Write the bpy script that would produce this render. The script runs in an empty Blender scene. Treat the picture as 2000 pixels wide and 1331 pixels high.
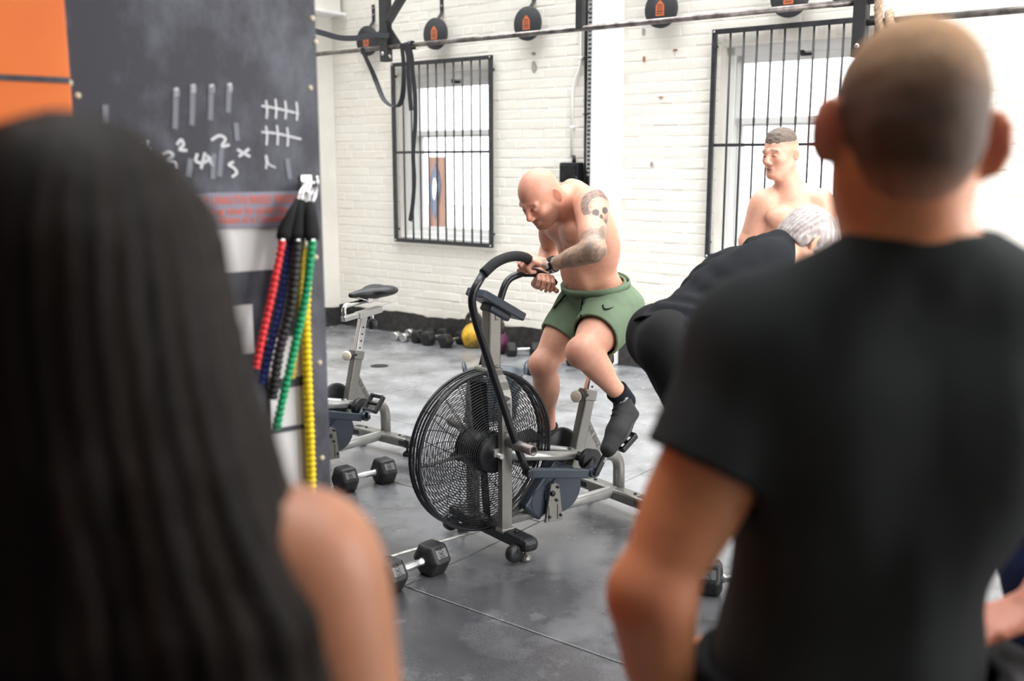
import bpy, bmesh, math, random
import numpy as np
from mathutils import Vector, Matrix
from mathutils.bvhtree import BVHTree

random.seed(7)
SC = bpy.context.scene
COL = SC.collection

# ------------------------------------------------------------------ camera
F = 1944.44                      # focal length in pixels of the 2000 x 1331 frame (35 mm lens)
PITCH = math.atan(350.0 / F)
EYE = 1.67
cam_d = bpy.data.cameras.new('camera')
cam_d.sensor_width = 36.0
cam_d.lens = 35.0
cam_d.clip_start = 0.05
cam_d.dof.use_dof = True
cam_d.dof.focus_distance = 4.6
cam_d.dof.aperture_fstop = 2.1
cam = bpy.data.objects.new('camera', cam_d)
COL.objects.link(cam)
cam.location = (0, 0, EYE)
cam.rotation_euler = (math.pi / 2 - PITCH, 0, 0)
SC.camera = cam

# ------------------------------------------------------------------ sky and exposure
world = bpy.data.worlds.new('overcast_sky')
SC.world = world
world.use_nodes = True
wn = world.node_tree.nodes
wn['Background'].inputs[0].default_value = (1.0, 0.985, 0.965, 1)
wn['Background'].inputs[1].default_value = 7.0
SC.view_settings.view_transform = 'Standard'
SC.view_settings.look = 'None'
SC.view_settings.gamma = 1.0
SC.view_settings.use_curve_mapping = False
SC.view_settings.exposure = 0.5

# the room frame: x along the back wall, y out through it, z up
WANG = math.atan2(-0.6139, 0.7894)
ROOM = Matrix.Translation((0.27, 8.65, 0)) @ Matrix.Rotation(WANG, 4, 'Z')
SX0, SX1 = -2.6, 6.7             # left and right walls
TY = -10.2                       # rear wall (behind the photographer)
CEIL = 4.1

def portal(name, c, rot, sx, sy):
    l = bpy.data.lights.new(name, 'AREA'); l.shape = 'RECTANGLE'; l.size = sx; l.size_y = sy
    l.cycles.is_portal = True
    o = bpy.data.objects.new(name, l); COL.objects.link(o)
    o.matrix_world = ROOM @ Matrix.Translation(c) @ rot
    return o
SKYL = [(-2.3, 6.4, -2.9, -0.35), (-2.3, 6.4, -4.4, -3.3), (-2.3, 6.4, -6.1, -5.2)]     # roof light strips (x0,x1,y0,y1)
for i, (a, b, c, d) in enumerate(SKYL):
    portal('rooflight_portal', ((a+b)/2, (c+d)/2, CEIL+0.02), Matrix.Identity(4), b-a, d-c)
DOORW = (-5.0, -1.5, 3.5)        # roller door opening in the right wall (y0,y1,height)
portal('door_portal', (SX1+0.05, (DOORW[0]+DOORW[1])/2, DOORW[2]/2), Matrix.Rotation(math.pi/2, 4, 'Y'), DOORW[2], DOORW[1]-DOORW[0])
WIN1 = (-1.70, -0.56, 0.95, 2.47)
WIN2 = (1.62, 2.76, 0.98, 2.51)
for w in (WIN1, WIN2):
    portal('window_portal', ((w[0]+w[1])/2, 0.26, (w[2]+w[3])/2), Matrix.Rotation(-math.pi/2, 4, 'X'), w[1]-w[0], w[3]-w[2])

# ------------------------------------------------------------------ projection helpers
CP, SP = math.cos(PITCH), math.sin(PITCH)
def ray(x, y):
    c0 = (x - 1000) / F; c2 = -(y - 665.5) / F
    return np.array([c0, CP + c2 * SP, -SP + c2 * CP])
def at(x, y, d):
    r = ray(x, y); p = r * (d / r[1]); return np.array([p[0], p[1], p[2] + EYE])
def gnd(x, y, z=0.0):
    r = ray(x, y); t = (z - EYE) / r[2]; p = r * t; return np.array([p[0], p[1], z])
def project(p):
    q = np.array(p, float) - [0, 0, EYE]
    f = q[1] * CP - q[2] * SP; u = q[1] * SP + q[2] * CP
    return 1000 + F * q[0] / f, 665.5 - F * u / f
def nrm(v):
    v = np.array(v, float); return v / np.linalg.norm(v)

# ------------------------------------------------------------------ materials
def mat(name, col, rough=0.5, metal=0.0, var=0.0, vscale=8.0, col2=None, bump=0.0, bscale=60.0, sss=0.0, spec=0.5, attr=None, coat=0.0, rvar=0.0, stretch=None, detail=4.0):
    m = bpy.data.materials.new(name); m.use_nodes = True
    nt = m.node_tree; N = nt.nodes; L = nt.links
    b = N['Principled BSDF']
    b.inputs['Roughness'].default_value = rough
    b.inputs['Metallic'].default_value = metal
    b.inputs['Specular IOR Level'].default_value = spec
    b.inputs['Coat Weight'].default_value = coat
    tc = N.new('ShaderNodeTexCoord')
    def noise(sc, det):
        n = N.new('ShaderNodeTexNoise'); n.inputs['Scale'].default_value = sc; n.inputs['Detail'].default_value = det
        if stretch:
            mp = N.new('ShaderNodeMapping'); mp.inputs['Scale'].default_value = stretch
            L.new(tc.outputs['Object'], mp.inputs[0]); L.new(mp.outputs[0], n.inputs['Vector'])
        else:
            L.new(tc.outputs['Object'], n.inputs['Vector'])
        return n
    src = None
    if attr:
        a = N.new('ShaderNodeVertexColor'); a.layer_name = attr; src = a.outputs['Color']
    if var > 0:
        n = noise(vscale, detail)
        mx = N.new('ShaderNodeMix'); mx.data_type = 'RGBA'
        rp = N.new('ShaderNodeMapRange'); rp.inputs[1].default_value = 0.35; rp.inputs[2].default_value = 0.7
        L.new(n.outputs['Fac'], rp.inputs[0])
        if src is None:
            c2 = col2 if col2 else tuple(c * (1 - var) for c in col)
            mx.inputs['A'].default_value = (*col, 1); mx.inputs['B'].default_value = (*c2, 1)
            L.new(rp.outputs[0], mx.inputs['Factor'])
            src = mx.outputs['Result']
        else:
            mx.blend_type = 'MULTIPLY'
            L.new(src, mx.inputs['A']); mx.inputs['B'].default_value = (1 - var, 1 - var * 1.2, 1 - var * 1.2, 1)
            L.new(rp.outputs[0], mx.inputs['Factor']); src = mx.outputs['Result']
        if rvar > 0:
            rr = N.new('ShaderNodeMapRange'); rr.inputs[1].default_value = 0.3; rr.inputs[2].default_value = 0.7
            rr.inputs[3].default_value = max(0.02, rough - rvar); rr.inputs[4].default_value = min(1, rough + rvar)
            L.new(n.outputs['Fac'], rr.inputs[0]); L.new(rr.outputs[0], b.inputs['Roughness'])
    if src is None:
        b.inputs['Base Color'].default_value = (*col, 1)
    else:
        L.new(src, b.inputs['Base Color'])
    if bump > 0:
        n2 = noise(bscale, 5.0)
        bp = N.new('ShaderNodeBump'); bp.inputs['Strength'].default_value = bump; bp.inputs['Distance'].default_value = 0.004
        L.new(n2.outputs['Fac'], bp.inputs['Height']); L.new(bp.outputs[0], b.inputs['Normal'])
    if sss > 0:
        b.inputs['Subsurface Weight'].default_value = sss
        b.inputs['Subsurface Radius'].default_value = (1.0, 0.35, 0.18)
        b.inputs['Subsurface Scale'].default_value = 0.006
    return m

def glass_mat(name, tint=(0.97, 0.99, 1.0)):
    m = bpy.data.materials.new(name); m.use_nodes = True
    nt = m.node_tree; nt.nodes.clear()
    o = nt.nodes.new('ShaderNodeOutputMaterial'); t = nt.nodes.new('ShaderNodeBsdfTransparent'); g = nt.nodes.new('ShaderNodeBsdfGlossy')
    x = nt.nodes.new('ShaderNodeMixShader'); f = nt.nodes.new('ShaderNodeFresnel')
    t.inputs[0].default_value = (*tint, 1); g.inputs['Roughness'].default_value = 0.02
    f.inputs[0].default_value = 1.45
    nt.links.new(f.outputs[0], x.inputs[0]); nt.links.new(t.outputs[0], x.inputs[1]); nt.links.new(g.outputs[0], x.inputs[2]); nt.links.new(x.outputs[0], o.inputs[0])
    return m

M = {}
M['brick'] = mat('cream_brick_paint', (0.88, 0.85, 0.79), 0.55, var=0.1, vscale=2.2, col2=(0.84, 0.795, 0.72), bump=0.35, bscale=38)
M['wall'] = mat('cream_wall_paint', (0.83, 0.80, 0.745), 0.6, var=0.1, vscale=3.0, bump=0.3, bscale=30)
M['white'] = mat('white_gloss_paint', (0.88, 0.88, 0.87), 0.4, var=0.05, vscale=5, bump=0.08, bscale=60)
M['ceiling'] = mat('ceiling_paint', (0.70, 0.68, 0.64), 0.8, var=0.1, vscale=2)
M['dark_wall'] = mat('dull_grey_paint', (0.30, 0.29, 0.28), 0.8, var=0.2, vscale=2)
M['black_paint'] = mat('black_skirting_paint', (0.016, 0.015, 0.016), 0.55, var=0.5, vscale=24, col2=(0.05, 0.047, 0.045), bump=0.6, bscale=40)
M['iron'] = mat('black_painted_iron', (0.018, 0.019, 0.024), 0.42, var=0.3, vscale=30, col2=(0.04, 0.04, 0.045), bump=0.1)
M['steel_bar'] = mat('worn_steel_bar', (0.10, 0.085, 0.08), 0.4, 0.7, var=0.6, vscale=14, col2=(0.30, 0.27, 0.26))
M['rig'] = mat('black_powder_coat', (0.03, 0.03, 0.033), 0.5, var=0.3, vscale=20, bump=0.06)
M['glass'] = glass_mat('window_glass')
M['dimmed_glass'] = glass_mat('dimmed_window_glass', (0.74, 0.75, 0.76))  # grey tint put in to dim the daylight through the panes
M['concrete'] = mat('outside_concrete', (0.55, 0.54, 0.52), 0.9, var=0.15, vscale=1)
M['chrome'] = mat('chrome', (0.78, 0.78, 0.79), 0.16, 1.0, var=0.1, vscale=30)
M['dull_chrome'] = mat('dull_chrome', (0.62, 0.62, 0.62), 0.3, 1.0, var=0.2, vscale=50, bump=0.05, bscale=200)
M['rubber'] = mat('black_rubber', (0.009, 0.009, 0.010), 0.45, var=0.4, vscale=18, col2=(0.018, 0.018, 0.019), bump=0.12, bscale=140, spec=0.35)
M['rubber_print'] = mat('grey_stamped_rubber', (0.10, 0.10, 0.105), 0.5)
M['bike_grey'] = mat('bike_grey_metallic', (0.21, 0.205, 0.19), 0.34, 0.55, var=0.12, vscale=20, bump=0.03, bscale=220)
M['bike_silver'] = mat('bike_silver_metallic', (0.42, 0.42, 0.41), 0.3, 0.6, var=0.1, vscale=20)
M['bike_black'] = mat('bike_black_coat', (0.006, 0.007, 0.010), 0.3, var=0.2, vscale=30, spec=0.45)
M['bike_plastic'] = mat('bike_black_plastic', (0.008, 0.009, 0.011), 0.42, spec=0.4, bump=0.05, bscale=250)
M['bike_blue'] = mat('blue_grey_plastic', (0.020, 0.030, 0.048), 0.42, var=0.15, vscale=15, bump=0.05, bscale=200)
M['foam'] = mat('foam_grip', (0.010, 0.010, 0.011), 0.75, spec=0.3, bump=0.25, bscale=220)
M['cream_plastic'] = mat('cream_plastic', (0.62, 0.55, 0.44), 0.45)
M['print_dark'] = mat('dark_print', (0.05, 0.05, 0.05), 0.5)
M['print_white'] = mat('white_print', (0.85, 0.85, 0.85), 0.5)
M['print_silver'] = mat('silver_print', (0.5, 0.5, 0.52), 0.4)

def rubber_floor():
    m = bpy.data.materials.new('rubber_mat'); m.use_nodes = True
    nt = m.node_tree; N = nt.nodes; L = nt.links; b = N['Principled BSDF']
    geo = N.new('ShaderNodeNewGeometry')
    def noise(s, d, r=0.5):
        n = N.new('ShaderNodeTexNoise'); n.inputs['Scale'].default_value = s; n.inputs['Detail'].default_value = d; n.inputs['Roughness'].default_value = r
        L.new(geo.outputs['Position'], n.inputs['Vector']); return n
    def ramp(n, a, b2, lo, hi):
        r = N.new('ShaderNodeMapRange'); r.inputs[1].default_value = a; r.inputs[2].default_value = b2; r.inputs[3].default_value = lo; r.inputs[4].default_value = hi
        L.new(n.outputs['Fac'], r.inputs[0]); return r.outputs[0]
    big = noise(0.9, 5, 0.6); mid = noise(4.5, 6, 0.65); fine = noise(260, 2)
    m1 = N.new('ShaderNodeMix'); m1.data_type = 'RGBA'
    m1.inputs['A'].default_value = (0.036, 0.036, 0.041, 1); m1.inputs['B'].default_value = (0.095, 0.096, 0.104, 1)
    L.new(ramp(big, 0.35, 0.7, 0, 1), m1.inputs['Factor'])
    m2 = N.new('ShaderNodeMix'); m2.data_type = 'RGBA'; L.new(m1.outputs['Result'], m2.inputs['A']); m2.inputs['B'].default_value = (0.30, 0.30, 0.31, 1)
    L.new(ramp(mid, 0.60, 0.85, 0, 0.55), m2.inputs['Factor'])
    m3 = N.new('ShaderNodeMix'); m3.data_type = 'RGBA'; m3.blend_type = 'MULTIPLY'; L.new(m2.outputs['Result'], m3.inputs['A']); m3.inputs['B'].default_value = (0.55, 0.55, 0.55, 1)
    L.new(ramp(fine, 0.4, 0.6, 0, 1), m3.inputs['Factor'])
    # patchy chalk dust; the paling towards the back wall paints in brighter light
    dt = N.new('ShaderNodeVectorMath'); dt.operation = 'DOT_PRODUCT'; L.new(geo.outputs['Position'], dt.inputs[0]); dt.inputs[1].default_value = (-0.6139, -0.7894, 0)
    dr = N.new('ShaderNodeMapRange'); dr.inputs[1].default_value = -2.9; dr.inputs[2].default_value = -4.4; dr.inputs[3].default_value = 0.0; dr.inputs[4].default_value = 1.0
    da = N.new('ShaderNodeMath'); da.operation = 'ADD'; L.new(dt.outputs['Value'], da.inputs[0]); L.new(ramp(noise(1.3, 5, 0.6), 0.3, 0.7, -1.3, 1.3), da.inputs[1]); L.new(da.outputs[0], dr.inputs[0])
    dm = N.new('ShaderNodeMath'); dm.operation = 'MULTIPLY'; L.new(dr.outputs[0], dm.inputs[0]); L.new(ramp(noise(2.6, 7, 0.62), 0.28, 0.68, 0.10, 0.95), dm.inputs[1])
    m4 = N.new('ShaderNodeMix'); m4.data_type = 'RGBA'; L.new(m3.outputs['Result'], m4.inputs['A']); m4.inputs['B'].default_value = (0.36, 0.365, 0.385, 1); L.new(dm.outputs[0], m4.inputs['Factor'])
    L.new(m4.outputs['Result'], b.inputs['Base Color'])
    L.new(ramp(mid, 0.3, 0.75, 0.16, 0.32), b.inputs['Roughness'])
    b.inputs['Specular IOR Level'].default_value = 1.0
    bp = N.new('ShaderNodeBump'); bp.inputs['Strength'].default_value = 0.15; bp.inputs['Distance'].default_value = 0.002
    L.new(fine.outputs['Fac'], bp.inputs['Height']); L.new(bp.outputs[0], b.inputs['Normal'])
    return m
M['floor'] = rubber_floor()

# ------------------------------------------------------------------ object helpers
def tag(o, label=None, cat=None, group=None, kind=None):
    if label: o['label'] = label
    if cat: o['category'] = cat
    if group: o['group'] = group
    if kind: o['kind'] = kind
    return o
def empty(name, mtx=None, label=None, cat=None, group=None, kind=None):
    o = bpy.data.objects.new(name, None); COL.objects.link(o); o.empty_display_size = 0.1
    if mtx is not None: o.matrix_world = mtx
    return tag(o, label, cat, group, kind)
def link(name, me, m, parent=None, mtx=None, smooth=False):
    o = bpy.data.objects.new(name, me); COL.objects.link(o)
    if m is not None and len(me.materials) == 0: me.materials.append(M[m] if isinstance(m, str) else m)
    if parent: o.parent = parent
    if mtx is not None: o.matrix_local = mtx
    return o
def copy_tree(o, parent=None):
    c = o.copy(); COL.objects.link(c)
    if parent: c.parent = parent
    for ch in list(o.children): copy_tree(ch, c)
    return c

class MB:
    """collects simple shapes; build() links them as one mesh object"""
    def __init__(s): s.v = []; s.f = []; s.sm = []
    def add(s, vs, fs, smooth=False):
        k = len(s.v); s.v += [tuple(map(float, p)) for p in vs]; s.f += [tuple(i + k for i in f) for f in fs]; s.sm += [smooth] * len(fs); return s
    def box(s, c, size, bev=0.0, R=None):
        hx, hy, hz = [q / 2 for q in size]; R = R or Matrix.Identity(3); c = Vector(c)
        if bev <= 0:
            vs = [c + R @ Vector((x * hx, y * hy, z * hz)) for x in (-1, 1) for y in (-1, 1) for z in (-1, 1)]
            fs = [(0, 1, 3, 2), (4, 6, 7, 5), (0, 4, 5, 1), (2, 3, 7, 6), (0, 2, 6, 4), (1, 5, 7, 3)]
            return s.add(vs, fs)
        bm = bmesh.new(); bmesh.ops.create_cube(bm, size=1)
        for v in bm.verts: v.co = Vector((v.co.x * size[0], v.co.y * size[1], v.co.z * size[2]))
        bmesh.ops.bevel(bm, geom=bm.edges[:], offset=min(bev, min(size) * 0.45), segments=2, affect='EDGES', profile=0.5)
        bm.verts.index_update()
        s.add([c + R @ v.co for v in bm.verts], [[v.index for v in f.verts] for f in bm.faces], False); bm.free(); return s
    def tube(s, pts, r, n=12, caps=True, smooth=True, closed=False, sq=None):
        P = [Vector(p) for p in pts]; rs = r if isinstance(r, (list, tuple)) else [r] * len(P)
        m = len(P); T = []
        for i in range(m):
            a = P[(i - 1) % m] if (closed or i > 0) else P[i]; b = P[(i + 1) % m] if (closed or i < m - 1) else P[i]
            T.append((b - a).normalized())
        up = Vector((0, 0, 1)) if abs(T[0].z) < 0.95 else Vector((1, 0, 0))
        nn = (up - T[0] * up.dot(T[0])).normalized(); vs = []
        for i in range(m):
            nn = (nn - T[i] * nn.dot(T[i])).normalized(); bb = T[i].cross(nn)
            for k in range(n):
                a = 2 * math.pi * k / n
                ca, sa = math.cos(a), math.sin(a)
                if sq: ca, sa = ca * sq[0], sa * sq[1]
                vs.append(P[i] + (nn * ca + bb * sa) * rs[i])
        fs = []
        for i in range(m if closed else m - 1):
            for k in range(n):
                j = (i + 1) % m
                fs.append((i * n + k, i * n + (k + 1) % n, j * n + (k + 1) % n, j * n + k))
        s.add(vs, fs, smooth)
        if caps and not closed:
            k0 = len(s.v) - len(vs)
            s.f += [tuple(k0 + k for k in reversed(range(n))), tuple(k0 + (m - 1) * n + k for k in range(n))]; s.sm += [False, False]
        return s
    def rod(s, a, b, r, n=12, r2=None): return s.tube([a, b], [r, r if r2 is None else r2], n)
    def beam(s, a, b, w, h, bev=0.004, up=(0, 0, 1)):
        a, b = Vector(a), Vector(b); x = (b - a); L = x.length; x = x / L
        u = Vector(up); y = u.cross(x)
        if y.length < 1e-4: y = Vector((0, 1, 0)).cross(x)
        y.normalize(); z = x.cross(y)
        R = Matrix((x, y, z)).transposed()
        return s.box((a + b) / 2, (L, w, h), bev, R)
    def lathe(s, prof, c=(0, 0, 0), R=None, n=24, smooth=True):
        R = R or Matrix.Identity(3); c = Vector(c); vs = []; m = len(prof)
        for (r, z) in prof:
            for k in range(n):
                a = 2 * math.pi * k / n; vs.append(c + R @ Vector((r * math.cos(a), r * math.sin(a), z)))
        fs = []
        for i in range(m - 1):
            for k in range(n): fs.append((i * n + k, i * n + (k + 1) % n, (i + 1) * n + (k + 1) % n, (i + 1) * n + k))
        s.add(vs, fs, smooth); k0 = len(s.v) - len(vs)
        if prof[0][0] > 1e-5: s.f.append(tuple(k0 + k for k in reversed(range(n)))); s.sm.append(False)
        if prof[-1][0] > 1e-5: s.f.append(tuple(k0 + (m - 1) * n + k for k in range(n))); s.sm.append(False)
        return s
    def prism(s, outline, h, c=(0, 0, 0), R=None):
        R = R or Matrix.Identity(3); c = Vector(c); n = len(outline)
        vs = [c + R @ Vector((x, y, z)) for z in (-h / 2, h / 2) for (x, y) in outline]
        fs = [tuple(reversed(range(n))), tuple(range(n, 2 * n))] + [(i, (i + 1) % n, n + (i + 1) % n, n + i) for i in range(n)]
        return s.add(vs, fs)
    def ribbon(s, pts, side, w, th=0.003):
        """flat strap along pts; side is the width direction (one, or one for each point)"""
        P = [Vector(p) for p in pts]; m = len(P); vs = []
        for i in range(m):
            t = (P[min(i + 1, m - 1)] - P[max(i - 1, 0)]).normalized()
            sd = Vector(side[i] if isinstance(side[0], (tuple, list, Vector)) else side); sd = (sd - t * sd.dot(t)).normalized(); nn = t.cross(sd)
            for a, b in ((-1, -1), (1, -1), (1, 1), (-1, 1)): vs.append(P[i] + sd * a * w / 2 + nn * b * th / 2)
        fs = [(i * 4 + k, i * 4 + (k + 1) % 4, (i + 1) * 4 + (k + 1) % 4, (i + 1) * 4 + k) for i in range(m - 1) for k in range(4)]
        fs += [(3, 2, 1, 0), tuple((m - 1) * 4 + k for k in range(4))]
        return s.add(vs, fs, False)
    def mesh(s, name):
        me = bpy.data.meshes.new(name); me.from_pydata(s.v, [], s.f)
        me.polygons.foreach_set('use_smooth', s.sm); me.validate(); me.update()
        bm = bmesh.new(); bm.from_mesh(me); bmesh.ops.recalc_face_normals(bm, faces=bm.faces); bm.to_mesh(me); bm.free()
        return me
    def build(s, name, m, parent=None, mtx=None):
        return link(name, s.mesh(name), m, parent, mtx)

def rotm(ax, ang): return Matrix.Rotation(ang, 3, ax)
def axis_rot(d, up=(0, 0, 1)):
    """3x3 whose z column is d"""
    z = Vector(d).normalized(); u = Vector(up)
    x = u.cross(z)
    if x.length < 1e-4: x = Vector((1, 0, 0)).cross(z)
    x.normalize(); y = z.cross(x)
    return Matrix((x, y, z)).transposed()
def smooth_path(pts, per=6):
    """Catmull-Rom"""
    P = [np.array(p, float) for p in pts]; P = [2 * P[0] - P[1]] + P + [2 * P[-1] - P[-2]]; out = []
    for i in range(1, len(P) - 2):
        for k in range(per):
            t = k / per; a, b, c, d = P[i - 1], P[i], P[i + 1], P[i + 2]
            out.append(0.5 * ((2 * b) + (-a + c) * t + (2 * a - 5 * b + 4 * c - d) * t * t + (-a + 3 * b - 3 * c + d) * t ** 3))
    out.append(P[-2]); return [tuple(p) for p in out]
def fillet(pts, r=0.05, n=5):
    """polyline with rounded corners"""
    P = [Vector(p) for p in pts]; out = [P[0]]
    for i in range(1, len(P) - 1):
        a, b, c = P[i - 1], P[i], P[i + 1]; d1 = (a - b); d2 = (c - b); rr = min(r, d1.length * 0.49, d2.length * 0.49)
        p1 = b + d1.normalized() * rr; p2 = b + d2.normalized() * rr
        for k in range(n + 1):
            t = k / n; out.append(p1 * (1 - t) ** 2 + b * 2 * t * (1 - t) + p2 * t * t)
    out.append(P[-1]); return out

_txt = {}
def text_mesh(body, size, th=0.0):
    cu = bpy.data.curves.new('lettering', 'FONT'); cu.body = body; cu.size = size; cu.extrude = th; cu.align_x = 'CENTER'; cu.align_y = 'CENTER'; cu.resolution_u = 2
    o = bpy.data.objects.new('tmp_text', cu); COL.objects.link(o)
    dg = bpy.context.evaluated_depsgraph_get(); me = bpy.data.meshes.new_from_object(o.evaluated_get(dg))
    bpy.data.objects.remove(o); bpy.data.curves.remove(cu); me.name = 'lettering'; me.materials.clear()
    return me
def text(name, body, size, m, parent, c, ux, uy, th=0.0004, sx=1.0):
    me = text_mesh(body, size, th); ux = Vector(ux).normalized(); uy = Vector(uy); uy = (uy - ux * uy.dot(ux)).normalized(); uz = ux.cross(uy)
    for v in me.vertices: v.co = Vector(c) + ux * v.co.x * sx + uy * v.co.y + uz * v.co.z
    return link(name, me, m, parent)
# ================================================================== the room
RW = (ROOM.inverted())
def wpt(px, py, t=0.0):
    """(s, z) where the pixel's ray meets the plane t metres in front of the back wall"""
    r = ray(px, py); o = RW @ Vector((0, 0, EYE)); d = (RW.to_3x3() @ Vector(r)); k = (-t - o.y) / d.y
    return o.x + d.x * k, o.z + d.z * k

# ---- floor: concrete slab and the rubber mats that lie on it
mb = MB(); mb.box(((SX0+SX1)/2, (TY+0.3)/2, -0.075), (SX1-SX0+0.8, 0.3-TY+0.8, 0.13))
floor = tag(mb.build('floor', 'concrete', None, ROOM), kind='structure', label='dark rubber-matted gym floor')
c0 = RW @ Vector((-0.43, 3.74, 0))
MW, ML = 1.22, 1.83
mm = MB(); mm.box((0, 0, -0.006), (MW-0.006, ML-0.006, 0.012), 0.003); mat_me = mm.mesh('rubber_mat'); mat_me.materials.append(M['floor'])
nx0 = int(math.floor((SX0 - c0.x) / MW)); nx1 = int(math.ceil((SX1 - c0.x) / MW))
ny0 = int(math.floor((TY - c0.y) / ML)); ny1 = int(math.ceil((0 - c0.y) / ML))
for i in range(nx0, nx1):
    for j in range(ny0, ny1):
        off = 0.0 if i % 2 == 0 else ML / 2
        x0, x1 = max(SX0, c0.x + i*MW), min(SX1, c0.x + (i+1)*MW)
        y0, y1 = max(TY, c0.y + j*ML + off), min(0.0, c0.y + (j+1)*ML + off)
        if x1 - x0 < 0.05 or y1 - y0 < 0.05: continue
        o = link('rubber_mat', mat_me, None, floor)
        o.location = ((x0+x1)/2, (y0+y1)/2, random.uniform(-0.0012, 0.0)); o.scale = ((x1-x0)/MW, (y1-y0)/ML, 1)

def wall_with_holes(x0, x1, z0, z1, holes, y0, y1, along='x', const=0):
    mb = MB(); xs = sorted({x0, x1} | {h[0] for h in holes} | {h[1] for h in holes}); zs = sorted({z0, z1} | {h[2] for h in holes} | {h[3] for h in holes})
    for a, b in zip(xs[:-1], xs[1:]):
        for c, d in zip(zs[:-1], zs[1:]):
            mx, mz = (a+b)/2, (c+d)/2
            if any(h[0] < mx < h[1] and h[2] < mz < h[3] for h in holes): continue
            if along == 'x': mb.box((mx, (y0+y1)/2, mz), (b-a, y1-y0, d-c))
            elif along == 'y': mb.box(((y0+y1)/2, mx, mz), (y1-y0, b-a, d-c))
            else: mb.box((mx, mz, (y0+y1)/2), (b-a, d-c, y1-y0))
    return mb

wall_back = wall_with_holes(SX0-0.3, SX1+0.3, -0.02, CEIL, [WIN1, WIN2], 0.0, 0.34).build('wall_back', 'wall', None, ROOM)
tag(wall_back, kind='structure', label='white painted brick wall with two barred windows')
# bricks, proud of the painted-over joints
BL, BH, BD = 0.236, 0.083, 0.012
def brick_mesh(sd):
    rr = random.Random(sd); hx, hz = BL/2-0.0015, BH/2-0.0015; c = 0.012; d = -0.0034
    j = lambda a: rr.uniform(-a, a)
    vs = [(-hx, 0.004, -hz), (hx, 0.004, -hz), (hx, 0.004, hz), (-hx, 0.004, hz)]
    vs += [(sx*hx, -0.0008, sz*hz) for sx, sz in ((-1, -1), (1, -1), (1, 1), (-1, 1))]
    vs += [(sx*(hx-c)+j(.004), d+j(.0018), sz*(hz-c)+j(.003)) for sx, sz in ((-1, -1), (1, -1), (1, 1), (-1, 1))]
    fs = [(8, 9, 10, 11)] + [(a+i, a+(i+1) % 4, a+4+(i+1) % 4, a+4+i) for a in (0, 4) for i in range(4)]
    me = bpy.data.meshes.new('brick'); me.from_pydata(vs, [], fs); me.materials.append(M['brick']); me.update()
    bm = bmesh.new(); bm.from_mesh(me); bmesh.ops.recalc_face_normals(bm, faces=bm.faces); bm.to_mesh(me); bm.free()
    return me
bmeshes = [brick_mesh(i) for i in range(7)]
bricks = []
row = 0; z = 0.20
while z < 3.5:
    header = row % 4 == 3
    L = BL/2 if header else BL
    x = SX0 + (0.0 if row % 2 == 0 else -L/2)
    while x < 5.6:
        a, b = max(x, SX0), min(x+L, 5.6)
        segs = [(a, b)]
        for w in (WIN1, WIN2):
            if w[2]-0.02 < z+BH/2 < w[3]+0.02:
                ns = []
                for (p, q) in segs:
                    if q <= w[0] or p >= w[1]: ns.append((p, q)); continue
                    if p < w[0]: ns.append((p, w[0]))
                    if q > w[1]: ns.append((w[1], q))
                segs = ns
        for p, q in segs:
            if q-p > 0.03 and not (0.50 < (p+q)/2 < 0.80): bricks.append((p, q, z+BH/2))
        x += L
    z += BH; row += 1
cand = []
for k, (p, q, zz) in enumerate(bricks):
    w = ROOM @ Vector(((p+q)/2, 0, zz)); px, py = project(w)
    vis = 640 < px < 2000 and 0 < py < 640 and not (px > 1500 and py > 480) and not (1635 < px < 1920 and py > 60) and not (1010 < px < 1230 and 340 < py)
    cand.append((0 if vis else 1, w.length, k))
near = {k for _, _, k in sorted(cand)[:298]}
rest = MB()
for k, (p, q, zz) in enumerate(bricks):
    me = bmeshes[random.randrange(7)]; sx = (q-p)/BL; dy = random.uniform(-0.0012, 0.0022); rz = random.uniform(-0.006, 0.006)
    if k in near:
        o = link('brick', me, None, wall_back); o.location = ((p+q)/2, dy, zz); o.scale = (sx, 1, 1); o.rotation_euler = (0, rz, 0)
    else:
        rest.add([((p+q)/2+v.co.x*sx, v.co.y+dy, zz+v.co.z) for v in me.vertices], [tuple(f.vertices) for f in me.polygons])
tag(rest.build('brickwork', 'brick', wall_back), kind='stuff')

for nm, mbx, mt in (
    ('wall_left', wall_with_holes(TY-0.3, 0.3, -0.02, CEIL, [], SX0-0.3, SX0, 'y'), 'wall'),
    ('wall_right', wall_with_holes(TY-0.3, 0.3, -0.02, CEIL, [(DOORW[0], DOORW[1], -0.02, DOORW[2])], SX1, SX1+0.3, 'y'), 'wall'),
    ('wall_rear', wall_with_holes(SX0-0.3, SX1+0.3, -0.02, CEIL, [], TY-0.3, TY, 'x'), 'dark_wall'),
    ('ceiling', wall_with_holes(SX0-0.3, SX1+0.3, TY-0.3, 0.34, [(a, b, c, d) for a, b, c, d in SKYL], CEIL, CEIL+0.12, 'z'), 'ceiling')):
    tag(mbx.build(nm, mt, None, ROOM), kind='structure')
for i, (a, b, c, d) in enumerate(SKYL):
    w = empty('window_%d' % (i+3), ROOM, kind='structure')
    m1 = MB()
    n = 8
    for i in range(n+1): m1.box((a+(b-a)*i/n, (c+d)/2, CEIL+0.06), (0.05, d-c, 0.12))
    m1.build('glazing_bars', 'white', w)
    MB().box(((a+b)/2, (c+d)/2, CEIL+0.10), (b-a, d-c, 0.006)).build('roof_pane', 'glass', w)

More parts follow.
